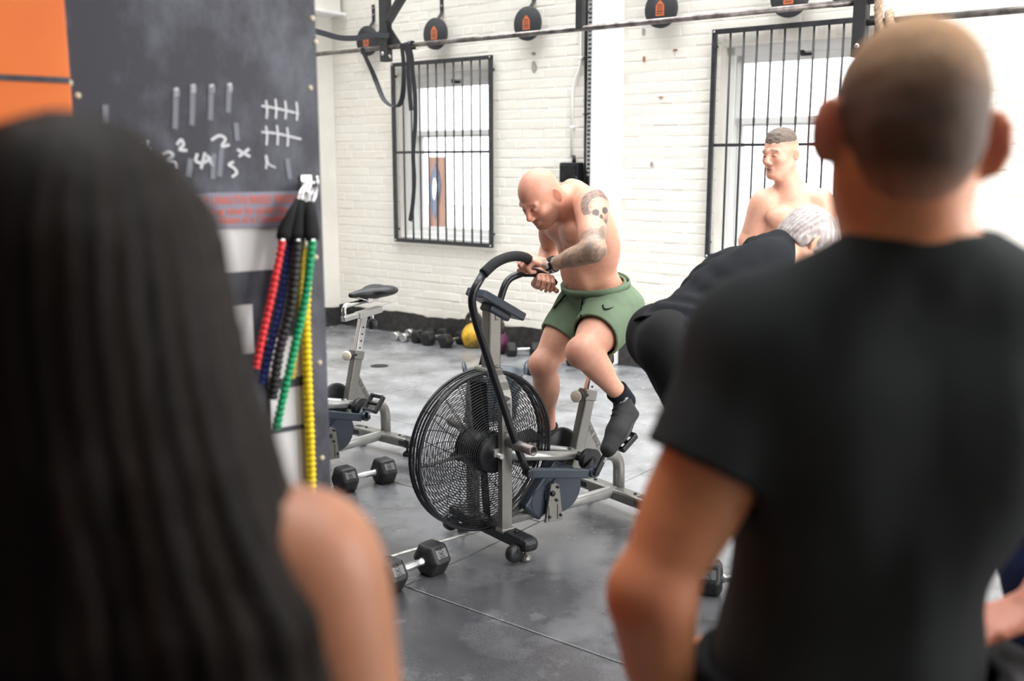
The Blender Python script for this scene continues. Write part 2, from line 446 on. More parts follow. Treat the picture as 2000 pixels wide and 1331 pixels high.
# black painted band along the foot of the walls, its upper edge brushed unevenly
def band(x0, x1, h, n, seed):
    rr = random.Random(seed); vs, fs = [], []
    hh = h
    for i in range(n+1):
        x = x0+(x1-x0)*i/n; hh = h+0.012*math.sin(i*0.45+seed)+rr.uniform(-0.007, 0.007)
        vs += [(x, 0.0, 0.0), (x, -0.014, 0.0), (x, -0.014-rr.uniform(0, .002), hh), (x, 0.0, hh)]
    for i in range(n):
        for k in range(4): fs.append((i*4+k, i*4+(k+1) % 4, i*4+4+(k+1) % 4, i*4+4+k))
    fs += [(0, 1, 2, 3), tuple(n*4+k for k in (3, 2, 1, 0))]
    return MB().add(vs, fs)
tag(band(SX0, SX1, 0.205, 160, 1).build('baseboard_back', 'black_paint', None, ROOM), kind='structure')
tag(band(0, 9.0, 0.200, 110, 5).build('baseboard_left', 'black_paint', None, ROOM @ Matrix.Translation((SX0, -9.0, 0)) @ Matrix.Rotation(math.pi/2, 4, 'Z')), kind='structure')
# smooth painted pilaster
m1 = MB(); m1.box((0.66, -0.045, CEIL/2), (0.26, 0.09, CEIL), 0.012)
tag(m1.build('trim_1', 'white', None, ROOM), kind='structure', label='smooth white pilaster between the two barred windows')
# boxed-in cream cupboard high in the corner
bx = empty('corner_cupboard', ROOM @ Matrix.Translation((SX0, -0.02, 3.07)), 'cream painted box cupboard fixed high in the room corner', 'cupboard')
MB().box((0.09, -0.55, 0.4), (0.18, 1.06, 0.76), 0.006).build('cupboard_body', 'wall', bx)
MB().box((0.12, -0.55, 0.008), (0.24, 1.08, 0.03), 0.004).build('bottom_ledge', 'white', bx)

# ---- windows and their iron grilles
def window(name, w, label):
    x0, x1, z0, z1 = w; e = empty(name, ROOM, label, kind='structure'); y = 0.17
    f = MB()
    f.box(((x0+x1)/2, y, z1-0.03), (x1-x0, 0.14, 0.07), 0.006); f.box(((x0+x1)/2, y, z0+0.025), (x1-x0, 0.16, 0.055), 0.006)
    for x in (x0+0.035, x1-0.035): f.box((x, y, (z0+z1)/2), (0.075, 0.14, z1-z0), 0.006)
    f.build('window_frame', 'white', e)
    zm = z0+(z1-z0)*0.645
    for k, (a, b, yy) in enumerate(((zm-0.02, z1-0.06, y-0.02), (z0+0.05, zm+0.025, y+0.03))):
        s = MB(); xa, xb = x0+0.075, x1-0.075
        s.box(((xa+xb)/2, yy, b-0.03), (xb-xa, 0.045, 0.06), 0.005); s.box(((xa+xb)/2, yy, a+0.022), (xb-xa, 0.045, 0.05), 0.005)
        for x in (xa+0.022, xb-0.022): s.box((x, yy, (a+b)/2), (0.045, 0.045, b-a), 0.005)
        so = s.build('sash', 'white', e)
        MB().box(((xa+xb)/2, yy, (a+b)/2), (xb-xa-0.06, 0.005, b-a-0.06)).build('pane', 'dimmed_glass', so)
    l = MB(); l.box(((x0+x1)/2+0.05, y-0.055, z1-0.085), (0.09, 0.02, 0.018), 0.003); l.box(((x0+x1)/2+0.02, y-0.06, z1-0.07), (0.03, 0.03, 0.03), 0.004)
    l.build('catch', 'iron', e)
    MB().box(((x0+x1)/2, 0.05, z0-0.004), (x1-x0, 0.12, 0.02), 0.004).build('window_sill', 'white', e)
    return e
window('window_1', WIN1, 'white sash window behind the smaller iron grille')
window('window_2', WIN2, 'white sash window behind the shirtless man')
def grille(g, zmid, nb, label):
    x0, x1, z0, z1 = g; e = empty('window_grille', ROOM @ Matrix.Translation((x0, -0.045, z0)), label, 'window grille')
    W, Hh = x1-x0, z1-z0; f = MB(); t = 0.035
    f.box((W/2, 0, Hh-t/2), (W, 0.03, t), 0.003); f.box((W/2, 0, t/2), (W, 0.03, t), 0.003)
    for x in (t/2, W-t/2): f.box((x, 0, Hh/2), (t, 0.03, Hh), 0.003)
    for x in (t/2, W-t/2):
        for zz in (0.12, Hh-0.12): f.rod((x, 0.0, zz), (x, 0.06, zz), 0.012, 8)
    f.build('grille_frame', 'iron', e)
    MB().box((W/2, -0.004, zmid-z0), (W-2*t, 0.008, 0.022), 0.001).build('cross_rail', 'iron', e)
    b0 = MB().rod((0, 0, t*0.5), (0, 0, Hh-t*0.5), 0.0085, 8).mesh('bar'); b0.materials.append(M['iron'])
    for i in range(nb):
        o = link('bar', b0, None, e); o.location = (t+(W-2*t)*(i+1)/(nb+1), 0.004, 0); o.rotation_euler = (0, random.uniform(-.002, .002), 0)
    for x in (t/2, W-t/2):
        for zz in (t/2, Hh-t/2): MB().lathe([(0.010, -0.004), (0.010, 0.002), (0.006, 0.006), (0, 0.007)], (x, -0.015, zz), axis_rot((0, -1, 0)), 10).build('fixing_bolt', 'dull_chrome', e)
    return e
grille((-1.745, -0.525, 0.905, 2.58), 1.755, 10, 'black iron window grille with two rubber bands hanging in front')
grille((1.575, 2.80, 0.94, 2.628), 1.79, 10, 'black iron window grille behind the bare-chested standing man')

# ---- outside: yard and a brown board seen through the smaller window
tag(MB().box((0, 12, -0.12), (60, 23, 0.1)).build('yard_ground', 'concrete', None, ROOM), kind='structure')
tag(MB().box((SX1+8, -6, -0.12), (14, 30, 0.1)).build('yard_apron', 'concrete', None, ROOM), kind='structure')
M['brown'] = mat('brown_timber', (0.22, 0.10, 0.065), 0.6, var=0.4, vscale=6, stretch=(8, 8, 1))
M['blue_board'] = mat('navy_paint', (0.03, 0.05, 0.11), 0.4)
s, z = wpt(855, 415, -1.3)
bd = empty('notice_board', ROOM @ Matrix.Translation((s, 1.3, 0)), 'brown timber post board with a blue and white sign seen through the window', 'notice board')
MB().box((0, 0, 0.86), (0.22, 0.05, 1.72), 0.008).build('board_post', 'brown', bd)
out = [(-0.07, -0.22), (-0.02, -0.32), (0.03, -0.20), (0.075, 0.06), (0.05, 0.2), (-0.01, 0.28), (-0.06, 0.16), (-0.085, -0.02)]
MB().prism(out, 0.012, (0, -0.03, 1.36), rotm('X', math.pi/2)).build('blue_sign', 'blue_board', bd)
MB().prism([(x*0.38-0.005, y*0.42+0.02) for x, y in out], 0.006, (0, -0.04, 1.36), rotm('X', math.pi/2)).build('white_patch', 'print_white', bd)

# ---- five ball targets on strap brackets
M['disc'] = mat('dark_grey_disc', (0.035, 0.036, 0.042), 0.6, var=0.2, vscale=20, bump=0.1)
M['orange_print'] = mat('orange_print', (0.62, 0.16, 0.06), 0.6)
def target(px, py, label):
    s, z = wpt(px, py, 0.10)
    e = empty('ball_target', ROOM @ Matrix.Translation((s, 0, z)), label, 'ball target', 'ball targets along the top of the brick wall')
    R = 0.138
    MB().lathe([(0.10, 0.0), (R, 0.0), (R, 0.022), (R-0.006, 0.028), (0, 0.03)], (0, -0.085, 0), axis_rot((0, -1, 0)), 40).build('disc', 'disc', e)
    b = MB(); pts = [(0.0, -0.0085, 0.34), (0.0, -0.0085, 0.19), (0.0, -0.03, 0.165), (0.0, -0.08, 0.11), (0.0, -0.085, 0.02)]
    b.ribbon(fillet(pts, 0.015, 3), (1, 0, 0), 0.038, 0.006); b.rod((0, -0.004, -0.02), (0, -0.085, -0.02), 0.015, 10); b.build('strap_bracket', 'rig', e)
    for zz in (0.31, 0.25): MB().lathe([(0.009, 0), (0.007, 0.004), (0, 0.005)], (0, -0.0112, zz), axis_rot((0, -1, 0)), 10).build('screw', 'dull_chrome', e)
    g = MB(); y = -0.1165
    Rx = rotm('X', math.pi/2)
    g.prism([(-0.036, -0.05), (0.036, -0.05), (0.036, 0.025), (0.018, 0.05), (0, 0.066), (-0.018, 0.05), (-0.036, 0.025)], 0.002, (0, y, 0), Rx)
    lo = g.build('crest', 'orange_print', e)
    k = MB(); y -= 0.0015
    for xx in (-0.016, 0.0, 0.016): k.box((xx, y, 0.008), (0.005, 0.002, 0.034))
    k.box((0, y, 0.03), (0.04, 0.002, 0.005)); k.box((0, y, -0.018), (0.05, 0.002, 0.008)); k.box((0, y, -0.034), (0.05, 0.002, 0.006)); k.build('crest_lines', 'disc', lo)
target(717, 80, 'round black ball target behind the upright of the pull-up rig')
target(850, 66, 'round black ball target above the smaller barred window')
target(1030, 46, 'round black ball target on the bare brick beside the cable trunking')
target(1291, 18, 'round black ball target between the pilaster and the larger window')
target(1542, -6, 'round black ball target above the larger barred window')

# ---- pull-up rig hung from the roof
TR = 1.1
rig = empty('pull_up_rig', ROOM, 'black steel pull-up rig with long worn bars below the roof', 'pull-up rig')
_, ZB = wpt(1000, 69, TR)
def wp(px, py, t): s, z = wpt(px, py, t); return (s, -t, z)
sA = wpt(754, 100, TR)[0]; sB = wpt(1681, 50, TR)[0]
MB().rod((SX0, -TR, ZB), (sB, -TR, ZB), 0.0185, 14).build('pull_up_bar', 'steel_bar', rig)
s2, z2 = wpt(1700, 44, TR)
MB().rod((sB, -TR, z2), (sB+3.2, -TR, z2), 0.0185, 14).build('pull_up_bar', 'steel_bar', rig)
for sx, zb in ((sA, wpt(754, 121, TR)[1]), (sB, wpt(1681, 112, TR)[1])):
    p = MB(); p.box((sx, -TR+0.0, (zb+CEIL)/2), (0.075, 0.075, CEIL-zb), 0.006); po = p.build('upright', 'rig', rig)
    for zz in (zb+0.04, zb+0.62, zb+0.72):
        for c, dr in (((sx+0.0375, -TR, zz), (1, 0, 0)), ((sx, -TR-0.0375, zz+0.02), (0, -1, 0))): MB().lathe([(0.016, 0), (0.016, 0.006), (0.01, 0.012), (0, 0.012)], c, axis_rot(dr), 8).build('bolt', 'dull_chrome', po)
    gw_ = 0.17 if sx < 0 else 0.08; g = MB(); g.prism([(0.03, -0.02), (gw_, -0.02), (gw_, 0.02), (0.05, 0.16), (0.03, 0.16)], 0.01, (sx, -TR+0.0, ZB), rotm('X', math.pi/2))
    g.prism([(-0.03, -0.02), (-0.03, 0.16), (-0.05, 0.16), (-0.17, 0.02), (-0.17, -0.02)], 0.01, (sx, -TR+0.0, ZB), rotm('X', math.pi/2))
    g.build('gusset', 'rig', rig)
d0 = (sA+0.03, -TR, wpt(768, 40, TR)[1]); MB().beam(d0, (sA+1.0, -TR, d0[2]+1.0), 0.06, 0.05).build('brace', 'rig', rig)
ss = wpt(1134, 40, TR)[0]; MB().box((ss, -TR, (ZB+CEIL)/2), (0.055, 0.05, CEIL-ZB), 0.004).build('drop_strut', 'rig', rig)

# rubber bands and a climbing rope on the rig
M['band'] = mat('dark_latex_band', (0.013, 0.014, 0.02), 0.5, var=0.2, vscale=20)
def P3(px, py, t): return wp(px, py, t)
e = MB(); e.ribbon(smooth_path([P3(540, 40, TR+0.45), P3(627, 64, TR+0.3), P3(665, 74, TR+0.2), P3(700, 74, TR+0.1), P3(733, 68, TR+0.055), P3(748, 69, TR+0.0395), P3(760, 70, TR+0.0395)], 5), (0, 0.25, 1), 0.045, 0.004)
tag(e.build('resistance_band', 'band', None, ROOM), 'black rubber band stretched sideways from the rig upright past the blackboard', 'rubber band', 'rubber bands on the pull-up rig')
def over_bar(px, lay, back=0.03, n=7):
    """a strap's path over the pull-up bar at a pixel column: up its back, over the top, down its front; lay = gap above the steel"""
    sx = wpt(px, 92, TR)[0]; r = 0.0185+lay
    return [(sx, -TR+r, ZB-back)]+[(sx, -TR+r*math.cos(a), ZB+r*math.sin(a)) for a in np.linspace(0, math.pi, n)]
L1, L2, L3 = 0.002, 0.0075, 0.013
run = over_bar(711, L1)
drop = [P3(717, 118, TR+0.0205), P3(728, 142, TR+0.021), P3(737, 165, TR+0.022), P3(750, 195, TR+0.022), P3(770, 209, TR+0.022), P3(783, 200, TR+0.021), P3(788, 170, TR+0.0205), P3(788, 120, TR+0.0205)]
up_ = over_bar(788, L1)[::-1]
path = smooth_path(run+drop+up_, 4); nside = len(path)
ka, kb = 4*len(run), nside-4*len(up_)
tw = [1.15*math.sin(math.pi*min(1, max(0, (k-ka)/(kb-ka))))**2 for k in range(nside)]      # the strap turns edge-on at the bottom of the loop
e = MB(); e.ribbon(path, [(math.cos(q), math.sin(q), 0.0) for q in tw], 0.040, 0.0035)
tag(e.build('resistance_band', 'band', None, ROOM), 'black rubber band drooping in a loop left of the window grille', 'rubber band', 'rubber bands on the pull-up rig')
def band_run(pts, label, w=0.042):
    e = MB(); e.ribbon(smooth_path(pts, 6), (1, 0.0, 0.0), w, 0.0035)
    tag(e.build('resistance_band', 'band', None, ROOM), label, 'rubber band', 'rubber bands on the pull-up rig')
f2_, f3_ = TR+0.0185+L2, TR+0.0185+L3
band_run(over_bar(796, L2)+[P3(797, 110, f2_), P3(797, 140, f2_), P3(800, 180, f2_), P3(803, 216, f2_)], 'short end of black rubber band hanging over the bar')
band_run(over_bar(803, L3)+[P3(804, 110, f3_), P3(806, 140, f3_), P3(810, 180, f3_), P3(811, 240, f3_), P3(807, 300, f3_), P3(809, 350, f3_), P3(806, 400, f3_), P3(801, 432, f3_)], 'long black rubber band trailing down in front of the barred window', 0.040)
M['rope'] = mat('tan_rope', (0.50, 0.36, 0.25), 0.8, var=0.3, vscale=60, bump=0.4, bscale=160)
r0 = MB()
# the rope comes down, takes one turn round the bar and hangs off it
sr = wpt(1722, 40, TR)[0]; rr_ = 0.0185+0.0245
turn = [(sr+0.07*k/20, -TR-rr_*math.cos(2*math.pi*1.25*k/20), z2-rr_*math.sin(2*math.pi*1.25*k/20)) for k in range(21)]
core = smooth_path([(sr+0.05, -TR-0.09, z2+0.75), (sr+0.03, -TR-0.085, z2+0.35), (sr, -TR-0.07, z2+0.14), (sr-0.004, -TR-0.05, z2+0.05)]+turn[::2], 6)
for k in range(3):
    pts = []
    for i, c in enumerate(core):
        a = i*0.55+k*2.094; t = Vector(core[min(i+1, len(core)-1)])-Vector(core[max(0, i-1)]); t.normalize(); u = t.cross(Vector((0, 1, 0.01))).normalized(); v = t.cross(u)
        pts.append(Vector(c)+(u*math.cos(a)+v*math.sin(a))*0.012)
    r0.tube(pts, 0.0135, 8)
tag(r0.build('climbing_rope', 'rope', None, ROOM), 'thick tan rope knotted over the pull-up bar', 'rope')

# ---- wiring on the brick beside the pilaster
M['galv'] = mat('galvanised_steel', (0.5, 0.5, 0.49), 0.5, 0.3, var=0.3, vscale=20)
ct = empty('cable_channel', ROOM @ Matrix.Translation((0.475, 0, 1.55)), 'perforated steel channel with black cables running down beside the pilaster', 'cable channel')
ch = MB(); Hc = CEIL-1.55
for x in (-0.0, 0.042): ch.box((x, -0.03, Hc/2), (0.006, 0.05, Hc))
nn = int(Hc/0.034)
for i in range(nn): ch.box((0.021, -0.05, 0.012+i*0.034), (0.042, 0.006, 0.020))
ch.box((0.021, -0.012, Hc/2), (0.042, 0.004, Hc))
ch.build('slotted_channel', 'galv', ct)
for k, (x, y, r) in enumerate(((-0.022, -0.03, 0.014), (-0.030, -0.022, 0.011), (-0.012, -0.046, 0.010))):
    pts = [(x, y, Hc), (x, y, Hc*0.62), (x-0.008-0.005*k, y, Hc*0.45), (x-0.004, y, 0.3), (x-0.002+0.004*k, y, 0.08), (x-0.012+0.028*k, y, -0.12-0.03*k), (x-0.02+0.04*k, y, -0.3-.02*k)]
    MB().tube(smooth_path(pts, 6), r, 10).build('cable', 'bike_plastic', ct)
for zz in (0.5, 0.95, 1.3): MB().box((-0.015, -0.035, zz), (0.05, 0.05, 0.01), 0.002).build('cable_tie', 'bike_plastic', ct)
cp = empty('conduit_pipe', ROOM, 'thin white conduit pipe leading down to the black isolator switch', 'conduit')
sp = [wpt(1138, 60)[0], wpt(1121, 160)[0]]
zp = wpt(1118, 337, 0.05)[1]+0.125
MB().tube(fillet([(sp[0], -0.022, CEIL), (sp[0], -0.022, wpt(1138, 130)[1]), (sp[1], -0.022, wpt(1121, 168)[1]), (sp[1], -0.022, zp)], 0.1, 6), 0.0115, 12).build('pipe', 'white', cp)
for zz in (2.5, 1.95): MB().box((sp[1] if zz < 2.2 else sp[0], -0.018, zz), (0.04, 0.034, 0.022), 0.006).build('saddle_clip', 'white', cp)
s, z = wpt(1118, 337, 0.05)
sw = empty('isolator_switch', ROOM @ Matrix.Translation((s, -0.008, z)), 'black isolator switch box on the white brick wall', 'switch')
MB().box((0, -0.055, 0), (0.185, 0.10, 0.165), 0.012).build('switch_body', 'bike_plastic', sw)
MB().box((-0.005, -0.108, 0.0), (0.15, 0.012, 0.12), 0.004).build('switch_cover', 'rubber', sw)
k = MB(); k.lathe([(0.032, 0), (0.03, 0.02), (0.012, 0.03), (0, 0.03)], (0.075, -0.105, -0.055), axis_rot((0.3, -1, 0)), 16); k.box((0.08, -0.135, -0.055), (0.018, 0.03, 0.055), 0.005); k.build('rotary_knob', 'bike_plastic', sw)
MB().lathe([(0.016, 0), (0.016, 0.03), (0.012, 0.035), (0.012, 0.06)], (-0.0, -0.02, 0.08), None, 12).build('cable_gland', 'bike_plastic', sw)
# wall plugs, old fixings and rust marks left on the brick
M['plaster'] = mat('grey_plaster', (0.42, 0.40, 0.36), 0.9, var=0.3, vscale=40)
M['rust'] = mat('rust', (0.45, 0.20, 0.10), 0.9, var=0.4, vscale=50)
for px, py, w, h, mt in ((1044, 105, .05, .03, 'plaster'), (1044, 131, .06, .10, 'plaster'), (1258, 63, .035, .06, 'plaster'), (1259, 116, .03, .05, 'rust'), (1274, 320, .03, .05, 'plaster'), (1292, 190, .05, .012, 'rust'), (1320, 98, .05, .02, 'rust')):
    s, z = wpt(px, py)
    out = [(w/2*math.cos(a)*random.uniform(.7, 1.1), h/2*math.sin(a)*random.uniform(.7, 1.1)) for a in np.linspace(0, 2*math.pi, 9)[:-1]]
    MB().prism(out, 0.006, (s, -0.0085, z), rotm('X', math.pi/2)).build('old_fixing', mt, wall_back)

# ---- tape lines on the mats
M['tape'] = mat('worn_white_tape', (0.55, 0.53, 0.47), 0.6, var=0.5, vscale=30, col2=(0.25, 0.25, 0.24))
def tape(a, b, w, label):
    a, b = Vector(a), Vector(b); c = (a+b)/2; d = b-a
    m1 = MB(); n = 8
    m1.ribbon([Vector((-d.length/2+d.length*i/n, random.uniform(-.002, .002), 0.0012)) for i in range(n+1)], (0, 1, 0), w, 0.002)
    tag(m1.build('floor_tape', 'tape', None, Matrix.Translation((c.x, c.y, 0)) @ Matrix.Rotation(math.atan2(d.y, d.x), 4, 'Z')), label, 'tape')
tape(gnd(765, 1087), gnd(1010, 1015), 0.018, 'worn white tape line on the mats by the air bike')
tape(gnd(1330, 1290), gnd(1412, 1254), 0.02, 'frayed white tape line on the mats beside the lone hex dumbbell')
# ================================================================== signed-distance modelling (bodies, clothes, saddles)
BIG = 9.0
class SDF:
    def __init__(s): s.pr = []
    def cone(s, a, b, ra, rb=None, k=0.02, flat=None, sub=False):
        """tapered capsule; flat=(direction, factor) widens or flattens it along a direction"""
        s.pr.append(('c', np.array(a, float), np.array(b, float), ra, ra if rb is None else rb, k, flat, sub)); return s
    def ell(s, c, r, R=None, k=0.02, sub=False):
        """ellipsoid; R rows are its axes"""
        s.pr.append(('e', np.array(c, float), np.array(r, float), np.eye(3) if R is None else np.array([nrm(q) for q in R]), k, sub)); return s
    def grow(s, g):
        o = SDF()
        for p in s.pr:
            if p[0] == 'c': o.pr.append(('c', p[1], p[2], p[3]+g, p[4]+g, p[5], p[6], p[7]))
            else: o.pr.append(('e', p[1], p[2]+g, p[3], p[4], p[5]))
        return o
    def bounds(s, pad):
        lo = np.full(3, 1e9); hi = -lo
        for p in s.pr:
            if (p[0] == 'c' and p[7]) or (p[0] == 'e' and p[5]): continue
            if p[0] == 'c':
                r = max(p[3], p[4])*(max(1, p[6][1]) if p[6] else 1); a, b = np.minimum(p[1], p[2])-r, np.maximum(p[1], p[2])+r
            else: r = p[2].max(); a, b = p[1]-r, p[1]+r
            lo = np.minimum(lo, a); hi = np.maximum(hi, b)
        return lo-pad, hi+pad
    def field(s, lo, n, res):
        f = np.full(n, BIG, np.float32)
        ax = [(lo[i]+np.arange(n[i])*res).astype(np.float32) for i in range(3)]
        for p in s.pr:
            if p[0] == 'c':
                k, fl, sub = p[5], p[6], p[7]; r = max(p[3], p[4])*(max(1, fl[1]) if fl else 1); a, b = np.minimum(p[1], p[2])-r, np.maximum(p[1], p[2])+r
            else: k, sub = p[4], p[5]; r = p[2].max(); a, b = p[1]-r, p[1]+r
            m = k+4*res
            i0 = np.maximum(0, np.floor((a-m-lo)/res).astype(int)); i1 = np.minimum(n, np.ceil((b+m-lo)/res).astype(int)+1)
            if (i1 <= i0).any(): continue
            sl = tuple(slice(i0[q], i1[q]) for q in range(3))
            X = ax[0][sl[0]][:, None, None]; Y = ax[1][sl[1]][None, :, None]; Z = ax[2][sl[2]][None, None, :]
            if p[0] == 'c':
                A, B, ra, rb = p[1], p[2], p[3], p[4]
                px, py, pz = X-A[0], Y-A[1], Z-A[2]; bx, by, bz = B-A; sc = 1.0
                if fl:
                    u = nrm(fl[0]); q = fl[1]; g = 1.0/q-1.0
                    dp = px*u[0]+py*u[1]+pz*u[2]; px = px+dp*(u[0]*g); py = py+dp*(u[1]*g); pz = pz+dp*(u[2]*g)
                    db = bx*u[0]+by*u[1]+bz*u[2]; bx, by, bz = bx+db*u[0]*g, by+db*u[1]*g, bz+db*u[2]*g; sc = min(1.0, q)
                bb = bx*bx+by*by+bz*bz+1e-12
                t = np.clip((px*bx+py*by+pz*bz)/bb, 0, 1)
                d = (np.sqrt((px-t*bx)**2+(py-t*by)**2+(pz-t*bz)**2)-(ra+(rb-ra)*t))*sc
            else:
                C, r3, R = p[1], p[2], p[3]; px, py, pz = X-C[0], Y-C[1], Z-C[2]
                q = [R[i, 0]*px+R[i, 1]*py+R[i, 2]*pz for i in range(3)]
                k0 = np.sqrt(sum((q[i]/r3[i])**2 for i in range(3))); k1 = np.sqrt(sum((q[i]/r3[i]**2)**2 for i in range(3)))+1e-6
                d = k0*(k0-1)/k1
            d = d.astype(np.float32); c = f[sl]
            if sub:
                h = np.clip(0.5-0.5*(c+d)/k, 0, 1); f[sl] = c*(1-h)-d*h+k*h*(1-h)
            else:
                h = np.clip(0.5+0.5*(c-d)/k, 0, 1); f[sl] = np.where(c > BIG*0.5, d, c*(1-h)+d*h-k*h*(1-h))
        return f, ax
    def mesh(s, name, res, post=None):
        pad = 4*res+0.012; lo, hi = s.bounds(pad); n = np.ceil((hi-lo)/res).astype(int)+1
        f, ax = s.field(lo, n, res)
        if post is not None:
            f = post(f, ax[0][:, None, None], ax[1][None, :, None], ax[2][None, None, :]).astype(np.float32)
        return nets(name, f, lo, res)

def nets(name, f, lo, res):
    """naive surface nets"""
    S = f < 0
    c = np.zeros(tuple(q-1 for q in S.shape), np.int8)
    for i in (0, 1):
        for j in (0, 1):
            for k in (0, 1): c += S[i:S.shape[0]-1+i, j:S.shape[1]-1+j, k:S.shape[2]-1+k]
    act = (c > 0) & (c < 8); I, J, K = np.nonzero(act); del c
    idx = np.full(act.shape, -1, np.int32); idx[I, J, K] = np.arange(len(I))
    acc = np.zeros((len(I), 3)); cnt = np.zeros(len(I))
    cor = [(i, j, k) for i in (0, 1) for j in (0, 1) for k in (0, 1)]
    val = {q: f[I+q[0], J+q[1], K+q[2]] for q in cor}
    for a in cor:
        for x in range(3):
            if a[x] == 0:
                b = tuple(1 if y == x else a[y] for y in range(3)); va, vb = val[a], val[b]
                m = (va < 0) != (vb < 0); t = np.where(m, va/np.where(m, va-vb, 1), 0)
                for y in range(3): acc[:, y] += np.where(m, a[y]+(t if y == x else 0), 0)
                cnt += m
    V = np.stack([I, J, K], 1)+acc/cnt[:, None]; V = V*res+np.asarray(lo)
    Fs = []
    for x in range(3):
        y, z = (x+1) % 3, (x+2) % 3
        A = np.moveaxis(S, x, 0); e = A[:-1] != A[1:]; e = np.moveaxis(e, 0, x)
        q = [slice(None)]*3; q[y] = slice(1, -1); q[z] = slice(1, -1)
        P = np.nonzero(e[tuple(q)]); P = [P[0].copy(), P[1].copy(), P[2].copy()]; P[y] += 1; P[z] += 1
        ins = S[P[0], P[1], P[2]]
        def g(dy, dz):
            Q = [P[0].copy(), P[1].copy(), P[2].copy()]; Q[y] += dy; Q[z] += dz; return idx[Q[0], Q[1], Q[2]]
        fa = np.stack([g(-1, -1), g(0, -1), g(0, 0), g(-1, 0)], 1); fa[~ins] = fa[~ins][:, ::-1]; Fs.append(fa)
    Fs = np.concatenate(Fs); Fs = Fs[(Fs >= 0).all(1)]
    me = bpy.data.meshes.new(name); me.vertices.add(len(V)); me.vertices.foreach_set('co', V.astype(np.float32).ravel())
    me.loops.add(len(Fs)*4); me.loops.foreach_set('vertex_index', Fs.astype(np.int32).ravel())
    me.polygons.add(len(Fs)); me.polygons.foreach_set('loop_start', np.arange(len(Fs), dtype=np.int32)*4)
    me.polygons.foreach_set('use_smooth', np.ones(len(Fs), bool)); me.update(calc_edges=True); me.validate()
    return me
def verts(me):
    a = np.empty(len(me.vertices)*3, np.float32); me.vertices.foreach_get('co', a); return a.reshape(-1, 3).astype(float)
def set_verts(me, V): me.vertices.foreach_set('co', V.astype(np.float32).ravel()); me.update()
def paint(me, col):
    a = me.color_attributes.new('Col', 'FLOAT_COLOR', 'POINT'); c = np.ones((len(me.vertices), 4), np.float32); c[:, :3] = col
    a.data.foreach_set('color', c.ravel())
_rg = np.random.default_rng(3)
_ND = [(_rg.normal(size=3), _rg.uniform(0, 6.28)) for _ in range(24)]
def wob(X, Y, Z, fr, n=8, o=0):
    s = 0
    for i in range(n):
        d, p = _ND[(i+o) % 24]; d = d/np.linalg.norm(d); s = s+np.sin((X*d[0]+Y*d[1]+Z*d[2])*fr*(1+0.23*i)+p)
    return s/n

# ================================================================== air bike  (x forward, y left, z up; origin under the front foot bar)
def saddle_mesh():
    s = SDF()
    s.cone((0.145, 0, 0.0), (0.02, 0, 0.004), 0.02, 0.034, 0.03, ((0, 0, 1), 0.8))
    s.ell((-0.07, 0.045, 0.008), (0.085, 0.058, 0.03), k=0.03); s.ell((-0.07, -0.045, 0.008), (0.085, 0.058, 0.03), k=0.03)
    s.ell((-0.02, 0, -0.005), (0.11, 0.05, 0.024), k=0.03); s.cone((-0.13, 0, 0.035), (0.08, 0, 0.035), 0.009, 0.006, 0.012, sub=True)
    return s.mesh('saddle', 0.006)
SADDLE = saddle_mesh()
def lever_parts(sign, rot, root, gend=-0.01):
    y0 = 0.17*sign
    pv = Vector((0.035, 0, 0.5)); R = rotm('Y', rot)
    def T(x, z, y): p = R @ (Vector((x, 0, z))-pv)+pv; return Vector((p.x, y*sign, p.z))
    path = fillet([T(-0.018, 0.37, .195), T(0.035, 0.5, .185), T(0.245, 1.06, .185), T(0.268, 1.15, .19), T(0.2, 1.238, .19)], 0.09, 6)
    lv = MB().tube(path, 0.0165, 14).build('lever', 'bike_black', root)
    gp = smooth_path([T(0.205, 1.233, .19), T(0.15, 1.27, .19), T(0.09, 1.289, .187), T(0.06 if gend > 0 else 0.03, 1.292, .18)]+([T(gend, 1.289, .176)] if gend > 0 else [T(-0.02, 1.283, .170), T(-0.05, 1.272, .155)]), 5)
    MB().tube(gp, 0.021, 14).build('foam_grip', 'foam', lv)
    lo = T(-0.018, 0.37, .195)
    MB().rod((lo.x, lo.y-0.02*sign, lo.z), (lo.x, lo.y+0.025*sign, lo.z), 0.016, 12).build('joint_bolt', 'bike_black', lv)
    c = T(0.035, 0.5, .17)
    pg = MB(); ring = [(0.012, 0.0), (0.0215, 0.0), (0.0215, -0.16), (0.012, -0.16), (0.012, -0.02)]
    pg.lathe([(0.0215, 0.0), (0.0215, 0.165), (0.015, 0.165), (0.015, 0.03)], (c.x, 0.135*sign, c.z), axis_rot((0, sign, 0)), 18)
    pg.build('foot_peg', 'steel_bar', root)
    return lo
